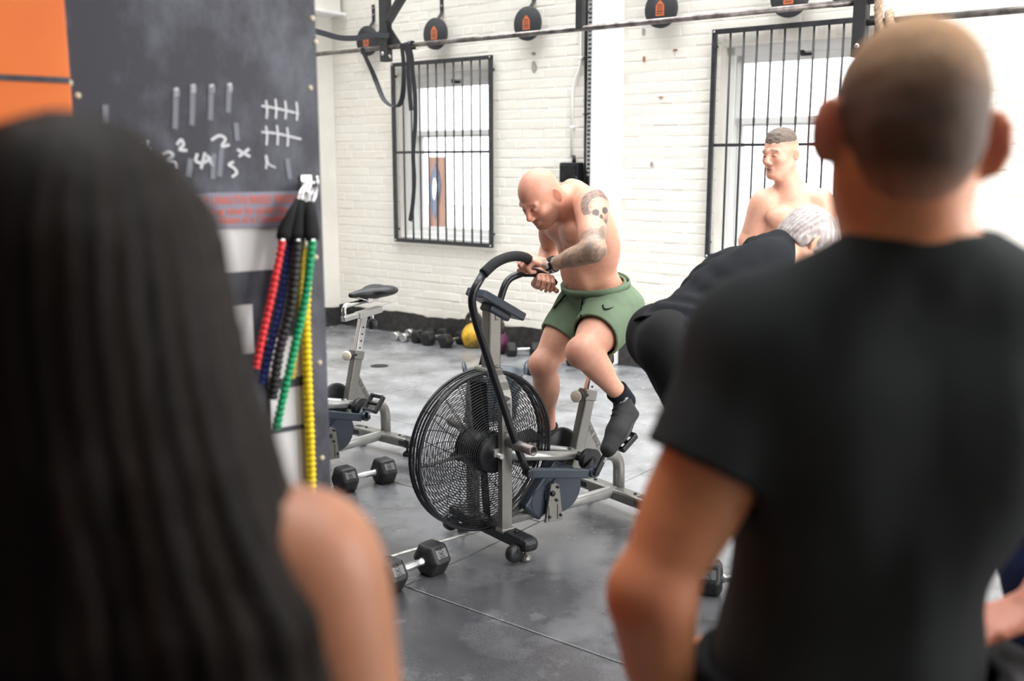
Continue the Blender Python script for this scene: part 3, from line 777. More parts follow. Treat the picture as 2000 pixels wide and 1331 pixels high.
def make_bike(label, rotR, pinL, pedL, pinR, pedR, rotL=0.0, seat=(0.0, 0.0), tilt=0.85):
    root = empty('air_bike', None, label, 'exercise bike', 'air bikes on the rubber mats')
    # foot bars
    for nm, x, hw, m1 in (('front_foot_bar', 0.03, 0.29, 'bike_plastic'), ('rear_foot_bar', -0.72, 0.25, 'bike_grey')):
        fb = MB().beam((x, -hw+0.03, 0.085), (x, hw-0.03, 0.085), 0.075, 0.055, 0.012).build(nm, m1, root)
        for s in (-1, 1):
            MB().beam((x, s*(hw-0.10), 0.085), (x, s*hw, 0.083), 0.08, 0.06, 0.022).build('end_cap', 'bike_plastic', fb)
            ft = MB(); ft.rod((x-0.01, s*(hw-0.06), 0.02), (x-0.01, s*(hw-0.06), 0.07), 0.007, 8); ft.lathe([(0.026, 0.0), (0.027, 0.012), (0.018, 0.024), (0.006, 0.028)], (x-0.01, s*(hw-0.06), 0.0), None, 16); ft.build('levelling_foot', 'bike_grey' if x > 0 else 'bike_plastic', fb)
            MB().lathe([(0.009, 0), (0.008, 0.006), (0, 0.007)], (x, s*(hw-0.11), 0.1125), None, 8).build('bolt', 'bike_black', fb)
            if x > 0:
                w = MB(); w.lathe([(0.012, -0.018), (0.034, -0.018), (0.038, -0.012), (0.038, 0.012), (0.034, 0.018), (0.012, 0.018)], (x+0.055, s*0.235, 0.048), axis_rot((0, 1, 0)), 20); w.box((x+0.03, s*0.235, 0.065), (0.05, 0.045, 0.03), 0.008); w.build('transport_wheel', 'bike_plastic', fb)
    MB().tube([(0.03, 0, 0.10), (-0.72, 0, 0.092)], 0.028, 14).build('base_tube', 'bike_silver', root)
    # fork over the fan
    pts = [(0.043, 0.118, 0.10), (0.043, 0.118, 0.66)]+[(0.043, 0.118*math.cos(a), 0.66+0.135*math.sin(a)) for a in np.linspace(0.2, math.pi-0.2, 12)]+[(0.043, -0.118, 0.66), (0.043, -0.118, 0.10)]
    fk = MB().ribbon(pts, (1, 0, 0), 0.052, 0.03).build('fork', 'bike_grey', root)
    text('lettering', 'ASSAULT', 0.042, 'print_dark', fk, (0.043, 0.1336, 0.60), (0, 0, -1), (-1, 0, 0), sx=1.25)
    cr = MB(); cr.box((0.043, 0, 0.79), (0.085, 0.11, 0.035), 0.012); cr.lathe([(0.014, 0), (0.012, 0.007), (0, 0.008)], (0.02, 0.035, 0.806), None, 8); cr.build('crown_plate', 'bike_grey', root)
    for s in (-1, 1): MB().box((0.043, s*0.118, 0.112), (0.07, 0.05, 0.016), 0.004).build('fork_foot', 'bike_grey', fk)
    # fan
    fc = Vector((0.075, 0, 0.445)); FR = 0.345
    gw = MB()
    def ring(r, y, w, n=72): gw.tube([(fc.x+r*math.cos(2*math.pi*i/n), y, fc.z+r*math.sin(2*math.pi*i/n)) for i in range(n)], w, 4, closed=True)
    def dome(r): return 0.035+0.055*(1-((r-0.075)/(FR-0.075))**2.2)
    for s in (-1, 1):
        for i in range(25): r = 0.082+(FR-0.088)*i/24; ring(r, s*dome(r), 0.0019)
        for i in range(22):
            a = 2*math.pi*i/22+0.05; pp = []
            for q in range(6): r = 0.08+(FR-0.08)*q/5; aa = a+s*0.35*((r-0.08)/FR); pp.append((fc.x+r*math.cos(aa), s*(dome(r)-0.003), fc.z+r*math.sin(aa)))
            gw.tube(pp, 0.0019, 4)
    for i in range(30):
        a = 2*math.pi*i/30; gw.rod((fc.x+FR*math.cos(a), -0.035, fc.z+FR*math.sin(a)), (fc.x+FR*math.cos(a), 0.035, fc.z+FR*math.sin(a)), 0.0019, 4)
    gd = gw.build('guard_wires', 'bike_black', root); gd['kind'] = 'stuff'
    for y, w in ((0.035, 0.0075), (0.012, 0.004), (-0.012, 0.004), (-0.035, 0.0075)):
        MB().tube([(fc.x+(FR+0.001)*math.cos(2*math.pi*i/96), y, fc.z+(FR+0.001)*math.sin(2*math.pi*i/96)) for i in range(96)], w, 8, closed=True).build('guard_rim', 'bike_black', root)
    for s in (-1, 1):
        MB().lathe([(0.083, 0.0), (0.083, 0.010), (0.076, 0.016), (0.03, 0.018), (0.03, 0.026), (0, 0.026)], (fc.x, s*0.078, fc.z), axis_rot((0, s, 0)), 40).build('hub_cover', 'bike_plastic', root)
    MB().lathe([(0.03, -0.075), (0.088, -0.06), (0.092, 0.05), (0.085, 0.06), (0.03, 0.065)], tuple(fc), axis_rot((0, 1, 0)), 32).build('fan_hub', 'bike_plastic', root)
    bl = MB(); bl.box((0.19, 0, 0), (0.23, 0.088, 0.005), 0.0015, rotm('X', 0.28)); bl_me = bl.mesh('fan_blade'); bl_me.materials.append(M['bike_plastic'])
    for i in range(4):
        o = link('fan_blade', bl_me, None, root); o.location = fc; o.rotation_euler = (0, math.radians(90*i+4), 0)
    ax = MB(); ax.box((0.07, 0.105, 0.455), (0.05, 0.02, 0.035), 0.004); ax.rod((fc.x, -0.14, fc.z), (fc.x, 0.14, fc.z), 0.011, 12); ax.build('axle_bracket', 'bike_silver', root)
    # console
    MB().beam((0.028, 0, 0.79), (0.022, 0, 1.07), 0.058, 0.066, 0.008, (1, 0, 0)).build('console_post', 'bike_grey', root)
    cn = MB(); Rc = rotm('Y', math.radians(-29)); cn.box((0.0, 0, 1.072), (0.25, 0.13, 0.036), 0.006, Rc); cn.box((0.0, 0, 1.045), (0.12, 0.08, 0.05), 0.01, Rc)
    co = cn.build('console', 'bike_blue', root)
    MB().box((-0.0095, 0, 1.0895), (0.17, 0.09, 0.004), 0.001, Rc).build('display', 'bike_plastic', co)
    text('pen_mark', 'L', 0.04, 'print_dark', root, (0.02, 0.0298, 1.02), (-1, 0, 0), (0, 0, 1), th=0.0006)
    # levers, push rods, cranks
    loL = lever_parts(1, rotL, root); loR = lever_parts(-1, rotR, root, 0.035)
    for s, lo, px, pz in ((1, loL, *pinL), (-1, loR, *pinR)):
        rd = MB(); rd.beam((lo.x+0.01*0, lo.y, lo.z), (px+0.03, 0.2*s, pz), 0.03, 0.042, 0.006); rd.lathe([(0.024, -0.018), (0.024, 0.018)], (px, 0.2*s, pz), axis_rot((0, 1, 0)), 20); ro = rd.build('push_rod', 'bike_blue', root)
        MB().lathe([(0.013, 0), (0.011, 0.006), (0, 0.007)], (px, 0.2*s+0.018*s, pz), axis_rot((0, s, 0)), 12).build('rod_bolt', 'dull_chrome', ro)
    BB = (-0.44, 0.33)
    bb = MB(); bb.rod((BB[0], -0.14, BB[1]), (BB[0], 0.14, BB[1]), 0.022, 16); bb.lathe([(0.05, -0.02), (0.055, 0.02)], (BB[0], 0.12, BB[1]), axis_rot((0, 1, 0)), 20); bb.build('bottom_bracket', 'bike_plastic', root)
    for s, pin, ped in ((1, pinL, pedL), (-1, pinR, pedR)):
        ck = MB(); ck.beam((BB[0], 0.14*s, BB[1]), (pin[0], 0.165*s, pin[1]), 0.018, 0.03, 0.005); ck.beam((pin[0], 0.228*s, pin[1]), (ped[0], 0.232*s, ped[1]), 0.016, 0.026, 0.005); ck.rod((pin[0], 0.15*s, pin[1]), (pin[0], 0.235*s, pin[1]), 0.012, 12); co = ck.build('crank', 'bike_black', root)
        if s > 0:
            d = Vector((ped[0]-pin[0], 0, ped[1]-pin[1])); text('crank_lettering', 'SAMOX', 0.018, 'print_white', co, (pin[0]+d.x*0.5, 0.2415, pin[1]+d.z*0.5), d, (1, 0, 0.4) if False else (-d.z, 0, d.x))
        pd = MB(); a = tilt if s > 0 else 0.0; Rp = rotm('Y', a)
        for q in (-0.045, 0.045):
            pd.box(Vector((ped[0], 0.29*s, ped[1]))+Rp @ Vector((q, 0, 0)), (0.016, 0.095, 0.026), 0.004, Rp)
        for yy in (0.248, 0.335): pd.box((ped[0], yy*s, ped[1]), (0.1, 0.014, 0.026), 0.004, Rp)
        pd.rod((ped[0], 0.235*s, ped[1]), (ped[0], 0.335*s, ped[1]), 0.011, 10); po = pd.build('pedal', 'bike_plastic', root)
        for q in (-0.054, 0.054): MB().box(Vector((ped[0], 0.29*s, ped[1]))+Rp @ Vector((q, 0, 0)), (0.004, 0.05, 0.014), 0.001, Rp).build('pedal_reflector', 'print_white', po)
    MB().lathe([(0.02, -0.012), (0.10, -0.012), (0.112, -0.006), (0.112, 0.006), (0.10, 0.012), (0.02, 0.012)], (BB[0]+0.01, -0.075, BB[1]), axis_rot((0, 1, 0)), 40).build('drive_wheel', 'bike_plastic', root)
    # frame
    for s in (-1, 1):
        MB().tube(fillet([(0.03, 0.105*s, 0.435), (-0.30, 0.085*s, 0.366), (-0.42, 0.03*s, 0.340), (-0.5, 0.0, 0.322)], 0.1, 5), 0.022, 12).build('main_tube', 'bike_silver', root)
    MB().tube(fillet([(-0.42, 0, 0.336), (-0.60, 0, 0.300), (-0.742, 0, 0.272), (-0.745, 0, 0.10)], 0.16, 9), 0.029, 14).build('rear_tube', 'bike_grey', root)
    MB().beam((-0.405, 0, 0.10), (-0.535, 0, 0.60), 0.044, 0.062, 0.008, (1, 0, 0)).build('seat_tube', 'bike_grey', root)
    Rg = rotm('X', math.pi/2)
    gs = MB().prism([(-0.505, 0.535), (-0.452, 0.315), (-0.635, 0.305)], 0.03, (0, 0, 0), Rg).build('gusset_plate', 'bike_grey', root)
    text('gusset_lettering', 'AIR BIKE', 0.032, 'print_dark', gs, (-0.560, 0.0160, 0.398), (-0.5, 0, -0.87), (-0.87, 0, 0.5), sx=1.1)
    cl = MB().beam((-0.525, 0, 0.575), (-0.537, 0, 0.625), 0.056, 0.074, 0.006, (1, 0, 0)).build('seat_collar', 'bike_grey', root)
    kb = MB(); kb.rod((-0.51, 0.02, 0.605), (-0.455, 0.035, 0.612), 0.010, 10); kb.lathe([(0.016, 0.0), (0.026, 0.012), (0.028, 0.035)], (-0.462, 0.033, 0.611), axis_rot((1, 0.27, 0.1)), 18); kb.build('height_knob', 'bike_plastic', cl)
    MB().lathe([(0.027, 0.0), (0.027, 0.012), (0.02, 0.016), (0, 0.017)], (-0.428, 0.042, 0.6145), axis_rot((1, 0.27, 0.1)), 18).build('knob_cap', 'cream_plastic', cl)
    pst = MB().beam((-0.53, 0, 0.58), (-0.592, 0, 0.815), 0.032, 0.048, 0.005, (1, 0, 0)).build('seat_post', 'chrome', root)
    for q in range(4): t = 0.25+0.16*q; MB().lathe([(0.006, 0), (0.006, 0.001), (0, 0.001)], (-0.53-0.062*t, 0.0163, 0.58+0.235*t), axis_rot((0, 1, 0)), 8).build('post_hole', 'bike_black', pst)
    sl = MB().beam((-0.545, 0, 0.8197), (-0.72, 0, 0.838), 0.05, 0.036, 0.004).build('slider_sleeve', 'bike_silver', root)
    MB().beam((-0.44+seat[0]*1.5, 0, 0.812-seat[0]*0.15), (-0.85, 0, 0.852), 0.038, 0.026, 0.003).build('slider_bar', 'chrome', sl)
    kn = MB(); kn.rod((-0.66, 0, 0.82), (-0.66, 0, 0.775), 0.009, 10); kn.build('slider_screw', 'chrome', sl)
    MB().lathe([(0.013, 0.0), (0.026, -0.012), (0.028, -0.042), (0.022, -0.055), (0, -0.056)], (-0.66, 0, 0.785), None, 18).build('slider_knob', 'bike_plastic', sl)
    MB().tube(fillet([(-0.455+seat[0]*1.6, 0, 0.80), (-0.445+seat[0]*1.6, 0, 0.885+seat[1]), (-0.62+seat[0], 0, 0.897+seat[1])], 0.035, 5), 0.014, 12).build('saddle_bar', 'chrome', root)
    sd = link('saddle', SADDLE, 'rubber', root); sd.location = (-0.655+seat[0], 0, 0.938+seat[1])
    rl = MB()
    for s in (-1, 1): rl.tube([(-0.75, 0.03*s, 0.922), (-0.68, 0.024*s, 0.903), (-0.6, 0.022*s, 0.903), (-0.53, 0.012*s, 0.925)], 0.004, 8)
    rl.box((-0.625, 0, 0.90), (0.04, 0.06, 0.03), 0.006); rl.build('saddle_clamp', 'dull_chrome', sd, Matrix.Translation((0.655, 0, -0.938)))
    # chain cover
    def capsule(c1, r1, c2, r2):
        o = []
        for a in np.linspace(-1.9, 1.9, 22): o.append((c1[0]-r1*math.cos(a), c1[1]+r1*math.sin(a)))
        for a in np.linspace(1.2, -1.2, 14): o.append((c2[0]+r2*math.cos(a), c2[1]+r2*math.sin(a)))
        return o
    # outline prism lies in xy; rotate so that y becomes z
    cv = MB().prism(capsule((-0.305, 0.215), 0.108, (-0.19, 0.18), 0.065), 0.075, (0, 0.055, 0), Rg).build('chain_cover', 'bike_blue', root)
    MB().prism(capsule((-0.31, 0.215), 0.085, (-0.25, 0.20), 0.055), 0.012, (0, 0.096, 0), Rg).build('cover_boss', 'bike_blue', cv)
    MB().beam((-0.13, 0.06, 0.13), (-0.30, 0.06, 0.31), 0.06, 0.12, 0.01).build('belt_cover', 'bike_blue', cv)
    bt = MB().prism([(-0.185, 0.085), (-0.285, 0.075), (-0.262, 0.245), (-0.24, 0.26), (-0.215, 0.255)], 0.012, (0, 0.112, 0), Rg).build('tension_bracket', 'bike_grey', root)
    for (x, z, r) in ((-0.222, 0.215, .014), (-0.245, 0.18, .007), (-0.205, 0.11, .007), (-0.27, 0.105, .007), (-0.25, 0.24, .007)):
        MB().lathe([(r, 0), (r*0.9, 0.008), (0, 0.009)], (x, 0.118, z), axis_rot((0, 1, 0)), 10).build('bracket_bolt', 'bike_black', bt)
    for x in (-0.205, -0.255): MB().box((x, 0.119, 0.125), (0.008, 0.006, 0.07), 0.002).build('pressed_rib', 'bike_grey', bt)
    return root
def place(o, c, fw):
    o.matrix_world = Matrix.Translation((c[0], c[1], 0)) @ Matrix.Rotation(math.atan2(fw[1], fw[0]), 4, 'Z'); return o
BFW = nrm((-0.79, -0.613)); BORG = (-0.068, 4.196)
bike = place(make_bike('grey and black air bike ridden by the tattooed man', math.radians(-40), (-0.385, 0.303), (-0.481, 0.452), (-0.45, 0.36), (-0.392, 0.231), seat=(-0.065, -0.012), tilt=0.595), BORG, BFW)
BIKE = bike.matrix_world.copy()
fw2 = nrm((-0.63, -0.776)); rc2 = np.array([-0.757, 5.646])
bike2 = place(make_bike('unused grey air bike half hidden by the blackboard panel', math.radians(4), (-0.40, 0.30), (-0.385, 0.39), (-0.47, 0.36), (-0.50, 0.27), math.radians(14)), rc2+fw2*0.72, fw2)
fw3 = nrm((0.95, -0.31)); sd3 = at(1962, 1275, 1.38)[:2]
bike3 = place(copy_tree(bike2), sd3+fw3*0.70, fw3); bike3['label'] = 'air bike with a bare hand resting on its saddle'
for c in bike3.children:          # its seat is set lower
    if c.name.split('.')[0] in ('saddle', 'saddle_bar', 'slider_sleeve', 'seat_post'): c.location.z -= 0.035

# ================================================================== dumbbells, kettlebells, tub
def make_dumbbell(hexr, hl, handle, text_s=None):
    root = empty('hex_dumbbell')
    for s in (-1, 1):
        h = MB(); n = 6; c = s*(handle/2+hl/2); prof = [(hexr*0.62, -hl/2), (hexr*0.90, -hl/2+0.010), (hexr, -hl/2+0.022), (hexr, hl/2-0.022), (hexr*0.90, hl/2-0.010), (hexr*0.62, hl/2)]
        h.lathe(prof, (c, 0, 0), axis_rot((1, 0, 0), (0, 0, 1)), 6, smooth=False)
        ho = h.build('weight_head', 'rubber', root)
        b = ho.modifiers.new('bevel', 'BEVEL'); b.width = 0.006; b.segments = 2; b.limit_method = 'ANGLE'; b.angle_limit = 0.3
        if text_s:
            ap = hexr*math.cos(math.pi/6)
            for q in range(6):
                a = math.radians(60*q+30)
                nz = Vector((0, -math.cos(a) if False else math.sin(a), math.cos(a)))
            for q in (0, 2, 4):
                a = math.radians(60*q); nn = Vector((0, math.sin(a+math.radians(30)), math.cos(a+math.radians(30))))
                pass
    hd = MB(); L = handle/2
    hd.lathe([(0.017, -L-0.005), (0.019, -L+0.004), (0.0145, -L+0.012), (0.0155, -L*0.5), (0.0172, 0), (0.0155, L*0.5), (0.0145, L-0.012), (0.019, L-0.004), (0.017, L+0.005)], (0, 0, 0), axis_rot((1, 0, 0)), 16)
    hd.build('handle', 'dull_chrome', root)
    return root
def hex_marks(root, hexr, hl, handle, body):
    """weight stamped on the flats that look up and to the side"""
    ap = hexr*math.cos(math.pi/6)
    for s, ho in zip((-1, 1), [c for c in root.children if c.name.startswith('weight_head')]):
        c = s*(handle/2+hl/2)
        for q in range(6):
            a = math.radians(60*q+30*HEXPH); nn = Vector((0, math.sin(a), math.cos(a))); tx = Vector((1, 0, 0)); up = nn.cross(tx)
            if nn.z < -0.2: continue
            if q % 2 == 0: continue
            pl = MB(); R = Matrix((tx, up, nn)).transposed(); pl.box(Vector((c, 0, 0))+nn*(ap+0.0005), (hl*0.52, hexr*0.5, 0.003), 0.001, R)
            po = pl.build('stamp_plate', 'rubber_print', ho)
            text('stamp', body, 0.034, 'rubber', ho, Vector((c, 0, 0))+nn*(ap+0.0024), up, -tx, th=0.0006, sx=0.8)
HEXPH = 1
def put_db(o, c, ang, roll=0.0, hexr=0.07, label=None, group=None):
    o.matrix_world = Matrix.Translation((c[0], c[1], hexr*math.cos(math.pi/6)-0.001)) @ Matrix.Rotation(ang, 4, 'Z') @ Matrix.Rotation(roll, 4, 'X')
    tag(o, label, 'dumbbell', group); return o
HR, HL, HH = 0.075, 0.108, 0.125
db = make_dumbbell(HR, HL, HH)
# which way the six-sided lathe is turned decides where its flats are
_v = [v.co for v in db.children[0].data.vertices]; _top = max(_v, key=lambda q: q.z).z
HEXPH = 0 if _top < HR*0.95 else 1
hex_marks(db, HR, HL, HH, '15KG')
ROLL0 = 0.0 if HEXPH == 0 else math.radians(30)
def put2(o, pa, pb, label, z=0.066, group='hex dumbbells lying out on the mats'):
    a, b = gnd(*pa, z), gnd(*pb, z); c = (a+b)/2; put_db(o, c, math.atan2(b[1]-a[1], b[0]-a[0]), ROLL0, HR, label, group)
put2(db, (762, 1122), (842, 1090), '15 kg black hex dumbbell lying in front of the fan of the bike')
d2 = copy_tree(db); put2(d2, (672, 936), (752, 918), 'black hex dumbbell beside the foot of the blackboard panel')
d3 = copy_tree(db); put2(d3, (1398, 1128), (1490, 1136), 'black hex dumbbell by the legs of the bending man')
WG = 'weights lined up along the foot of the brick wall'
NV = Vector((-0.6139, -0.7894, 0)); W0 = Vector((0.27, 8.65, 0))
def clear_wall(g, tmin):
    g = Vector(g); t = (g-W0).dot(NV); return g+NV*max(0.0, tmin-t)
def wallrow(px, py, ang, sc, label):
    along = abs(math.sin(ang-WANG)); g = clear_wall(gnd(px, py, 0.05), 0.03+0.175*sc*along+0.075*sc*(1-along)+.02); o = copy_tree(db)
    for h in list(o.children):
        for q in list(h.children): bpy.data.objects.remove(q)
    put_db(o, g, ang, ROLL0, HR*sc, label, WG); o.scale = (sc, sc, sc); return o
cdb = empty('chrome_dumbbell')
for s in (-1, 1): MB().lathe([(0.035, -0.04), (0.042, -0.034), (0.042, 0.034), (0.035, 0.04)], (s*0.10, 0, 0), axis_rot((1, 0, 0)), 24).build('weight_head', 'dull_chrome', cdb)
MB().rod((-0.07, 0, 0), (0.07, 0, 0), 0.014, 12).build('handle', 'bike_plastic', cdb)
first = True
W2 = WANG+math.pi/2
hx_ = clear_wall(gnd(847, 653, 0.05), 0.2)-W0; hs_ = hx_.x*0.7894-hx_.y*0.6139
for sv, a, lab in ((hs_-0.245, W2+0.04, 'small chrome dumbbell at the end of the weights row'), (hs_-0.130, W2+0.02, 'small chrome dumbbell next to the black hex dumbbells')):
    o = cdb if first else copy_tree(cdb); first = False
    g = W0+NV*0.235+Vector((0.7894, -0.6139, 0))*sv; o.matrix_world = Matrix.Translation((g[0], g[1], 0.0415)) @ Matrix.Rotation(a, 4, 'Z'); tag(o, lab, 'dumbbell', WG)
for px, py, a, sc, lab in ((847, 653, W2, 0.88, 'black hex dumbbell next to the small chrome dumbbells'), (875, 656, W2+0.03, 0.98, 'black hex dumbbell in the middle of the row by the black skirting'), (903, 662, W2, 0.95, 'black hex dumbbell just left of the yellow kettlebell'),
                           (1022, 684, 0.15, 0.9, 'black hex dumbbell half hidden by the console post of the bike'), (1098, 700, WANG+0.05, 0.9, 'black hex dumbbell with chrome handle lying along the wall'), (1056, 716, W2+0.05, 0.95, 'black hex dumbbell showing beside the rider\'s knee')):
    wallrow(px, py, a, sc, lab)

def kettlebell(px, py, m, r, label):
    g = gnd(px, py, 0.0); e = empty('kettlebell', Matrix.Translation((g[0], g[1], 0)) @ Matrix.Rotation(WANG, 4, 'Z'), label, 'kettlebell', WG)
    MB().lathe([(r*0.55, 0.0), (r*0.75, 0.008), (r*0.98, r*0.62), (r, r*0.95), (r*0.9, r*1.35), (r*0.62, r*1.75), (r*0.3, r*1.92), (0, r*1.95)], (0, 0, 0), None, 28).build('bell', m, e)
    h = fillet([(-r*0.55, 0, r*1.55), (-r*0.72, 0, r*2.15), (-r*0.45, 0, r*2.62), (r*0.45, 0, r*2.62), (r*0.72, 0, r*2.15), (r*0.55, 0, r*1.55)], r*0.35, 5)
    MB().tube(h, r*0.2, 12).build('handle', 'kb_iron', e)
M['kb_iron'] = mat('worn_iron', (0.06, 0.05, 0.045), 0.5, 0.4, var=0.4, vscale=20)
M['kb_yellow'] = mat('chipped_yellow', (0.85, 0.48, 0.02), 0.45, var=0.9, vscale=9, col2=(0.09, 0.07, 0.03))
M['kb_purple'] = mat('chipped_purple', (0.12, 0.025, 0.07), 0.45, var=0.5, vscale=12)
kettlebell(926, 678, 'kb_yellow', 0.115, 'chipped yellow kettlebell in the weights row')
kettlebell(968, 690, 'kb_purple', 0.115, 'dark purple kettlebell behind the console post of the bike')

tb_c = gnd(967, 727, 0.30)
tub = empty('flexible_tub', Matrix.Translation((tb_c[0], tb_c[1], 0)), 'dark blue-grey flexible tub with two loop handles behind the fan', 'tub')
M['tub'] = mat('dark_tub_plastic', (0.05, 0.065, 0.08), 0.3, var=0.2, vscale=10)
MB().lathe([(0.13, 0.0), (0.14, 0.004), (0.19, 0.29), (0.205, 0.298), (0.205, 0.304), (0.183, 0.300), (0.134, 0.012), (0, 0.012)], (0, 0, 0), None, 40).build('tub_body', 'tub', tub)
for s in (-1, 1): MB().tube(smooth_path([(s*0.195, -0.06, 0.295), (s*0.205, -0.05, 0.34), (s*0.21, 0, 0.365), (s*0.205, 0.05, 0.34), (s*0.195, 0.06, 0.295)], 5), 0.011, 8).build('loop_handle', 'tub', tub)
e = empty('floor_drain', Matrix.Translation(gnd(741, 715)), 'small dark round drain cover in the mats behind the bikes', 'drain')
MB().lathe([(0.075, -0.002), (0.075, 0.0015), (0.06, 0.003), (0, 0.003)], (0, 0, 0), None, 24).build('drain_cover', 'bike_plastic', e)
MB().lathe([(0.05, 0.002), (0.05, 0.0045), (0.04, 0.005), (0, 0.005)], (0, 0, 0), None, 24).build('drain_plug', 'rubber', e)

# ================================================================== blackboard partition
p0 = at(631, 460, 2.45); BX = nrm((0.8, 0.6, 0))
BOARD = Matrix(((BX[0], -BX[1], 0, p0[0]), (BX[1], BX[0], 0, p0[1]), (0, 0, 1, 0), (0, 0, 0, 1)))
BI = BOARD.inverted()
def bpt(px, py, t=0.0):
    """board coordinates of a pixel, t metres in front of the board"""
    o = BI @ Vector((0, 0, EYE)); d = BI.to_3x3() @ Vector(ray(px, py)); k = (-t-o.y)/d.y
    return o.x+d.x*k, o.z+d.z*k
def board_mat():
    m = bpy.data.materials.new('chalky_blackboard'); m.use_nodes = True; nt = m.node_tree; N = nt.nodes; L = nt.links; b = N['Principled BSDF']
    tc = N.new('ShaderNodeTexCoord'); mp = N.new('ShaderNodeMapping'); mp.inputs['Scale'].default_value = (1, 1, 0.6); L.new(tc.outputs['Object'], mp.inputs[0])
    a = N.new('ShaderNodeTexNoise'); a.inputs['Scale'].default_value = 5; a.inputs['Detail'].default_value = 6; a.inputs['Roughness'].default_value = 0.65; L.new(mp.outputs[0], a.inputs['Vector'])
    r = N.new('ShaderNodeMapRange'); r.inputs[1].default_value = 0.45; r.inputs[2].default_value = 0.72; L.new(a.outputs['Fac'], r.inputs[0])
    mx = N.new('ShaderNodeMix'); mx.data_type = 'RGBA'; mx.inputs['A'].default_value = (0.034, 0.035, 0.050, 1); mx.inputs['B'].default_value = (0.15, 0.158, 0.20, 1); L.new(r.outputs[0], mx.inputs['Factor'])
    L.new(mx.outputs['Result'], b.inputs['Base Color']); b.inputs['Roughness'].default_value = 0.6
    return m
M['board'] = board_mat()
M['orange'] = mat('orange_paint', (0.85, 0.20, 0.035), 0.55, var=0.25, vscale=3, col2=(0.75, 0.16, 0.03))
M['chalk'] = mat('chalk', (0.72, 0.74, 0.78), 0.95)
M['chalk_faint'] = mat('rubbed_chalk', (0.22, 0.23, 0.27), 0.95)
M['sign'] = mat('grey_sign_plastic', (0.24, 0.225, 0.30), 0.35)
M['sign_red'] = mat('red_orange_print', (0.85, 0.14, 0.06), 0.5)
M['paper'] = mat('white_paper', (0.80, 0.79, 0.80), 0.7)
M['beige'] = mat('beige_board', (0.62, 0.56, 0.48), 0.6)
M['bolt_head'] = mat('pale_screw_head', (0.55, 0.48, 0.36), 0.5)
board = empty('blackboard_panel', BOARD, 'tall black chalkboard partition with chalk tally marks', 'blackboard')
xo = bpt(131, 120)[0]
MB().box(((xo+0.0)/2, 0.012, 1.5), (-xo, 0.024, 3.0), 0.003).build('board_sheet', 'board', board)
MB().box((-0.02, 0.045, 1.5), (0.04, 0.045, 3.0), 0.003).build('back_batten', 'board', board)
MB().box((xo-0.62, 0.0, 1.5), (1.24, 0.03, 3.0), 0.003).build('orange_sheet', 'orange', board)
x0, z0 = bpt(60, 155); st = MB(); st.box((x0-0.1, -0.016, z0), (0.34, 0.002, 0.012)); st.build('painted_stripe', 'board', board)
def chalk(pts, w, m='chalk', nm='chalk_mark'):
    q = [bpt(*p) for p in pts]; P = smooth_path([(a, -0.0015, b) for a, b in q], 4)
    MB().ribbon(P, (0, 0, 1) if abs(q[0][0]-q[-1][0]) > abs(q[0][1]-q[-1][1]) else (1, 0, 0), w, 0.001).build(nm, m, board)
for x, a, b in ((519, 196, 232), (537, 193, 232), (556, 197, 233), (578, 199, 236), (519, 246, 284), (540, 245, 284), (560, 249, 286), (518, 303, 330)): chalk([(x, a), (x+2, (a+b)/2), (x+1, b)], 0.0045)
chalk([(510, 207), (535, 211), (583, 222)], 0.0045); chalk([(510, 258), (540, 261), (588, 272)], 0.0045); chalk([(520, 303), (524, 320), (538, 328)], 0.0035)
for x, a, b in ((343, 172, 232), (376, 165, 225), (412, 165, 215), (447, 163, 200)): chalk([(x, a), (x+2, a+8), (x+1, a+16)], 0.010); chalk([(x, a+4), (x-1, b), (x-2, b+20)], 0.012, 'chalk_faint')
for pts in ([(318, 300), (330, 296), (338, 303), (328, 312), (343, 316), (346, 328)], [(345, 283), (353, 273), (358, 283), (350, 292), (365, 294)],
            [(385, 300), (382, 315), (397, 318), (412, 308)], [(400, 298), (392, 330)], [(404, 303), (416, 326)], [(412, 274), (428, 265), (440, 272), (432, 286), (448, 283)],
            [(456, 316), (446, 322), (456, 328), (462, 338), (452, 346)], [(463, 292), (476, 300), (488, 306)], [(486, 291), (466, 306)], [(280, 275), (276, 290), (298, 288)], [(290, 272), (289, 305)]): chalk(pts, 0.006)
for pts in ([(372, 310), (368, 345)], [(418, 300), (415, 350)], [(432, 290), (428, 345)], [(460, 240), (463, 275)], [(205, 205), (207, 240)], [(560, 310), (566, 350)]): chalk(pts, 0.012, 'chalk_faint')
for px, py in ((610, 36), (617, 83), (606, 172), (617, 503), (624, 709), (629, 895), (152, 187), (133, 163)):
    x, z = bpt(px, py); MB().lathe([(0.007, 0), (0.006, 0.002), (0, 0.003)], (x, 0.0 if px > 140 else -0.012, z), axis_rot((0, -1, 0)), 12).build('screw', 'bolt_head', board)
def sheet(name, pa, pb, m, label, cat, t=0.006, off=0.0):
    (xa, za), (xb, zb) = bpt(*pa), bpt(*pb)
    o = MB().box(((xa+xb)/2, -off-t/2, (za+zb)/2), (abs(xb-xa), t, abs(za-zb)), 0.001).build(name, m, None, BOARD); tag(o, label, cat); return o, (xa, xb, za, zb)
so, (xa, xb, za, zb) = sheet('warning_sign', (352, 378), (612, 440), 'sign', 'grey warning sign with red lettering fixed on the blackboard', 'sign')
zc, hh = (za+zb)/2, abs(za-zb)
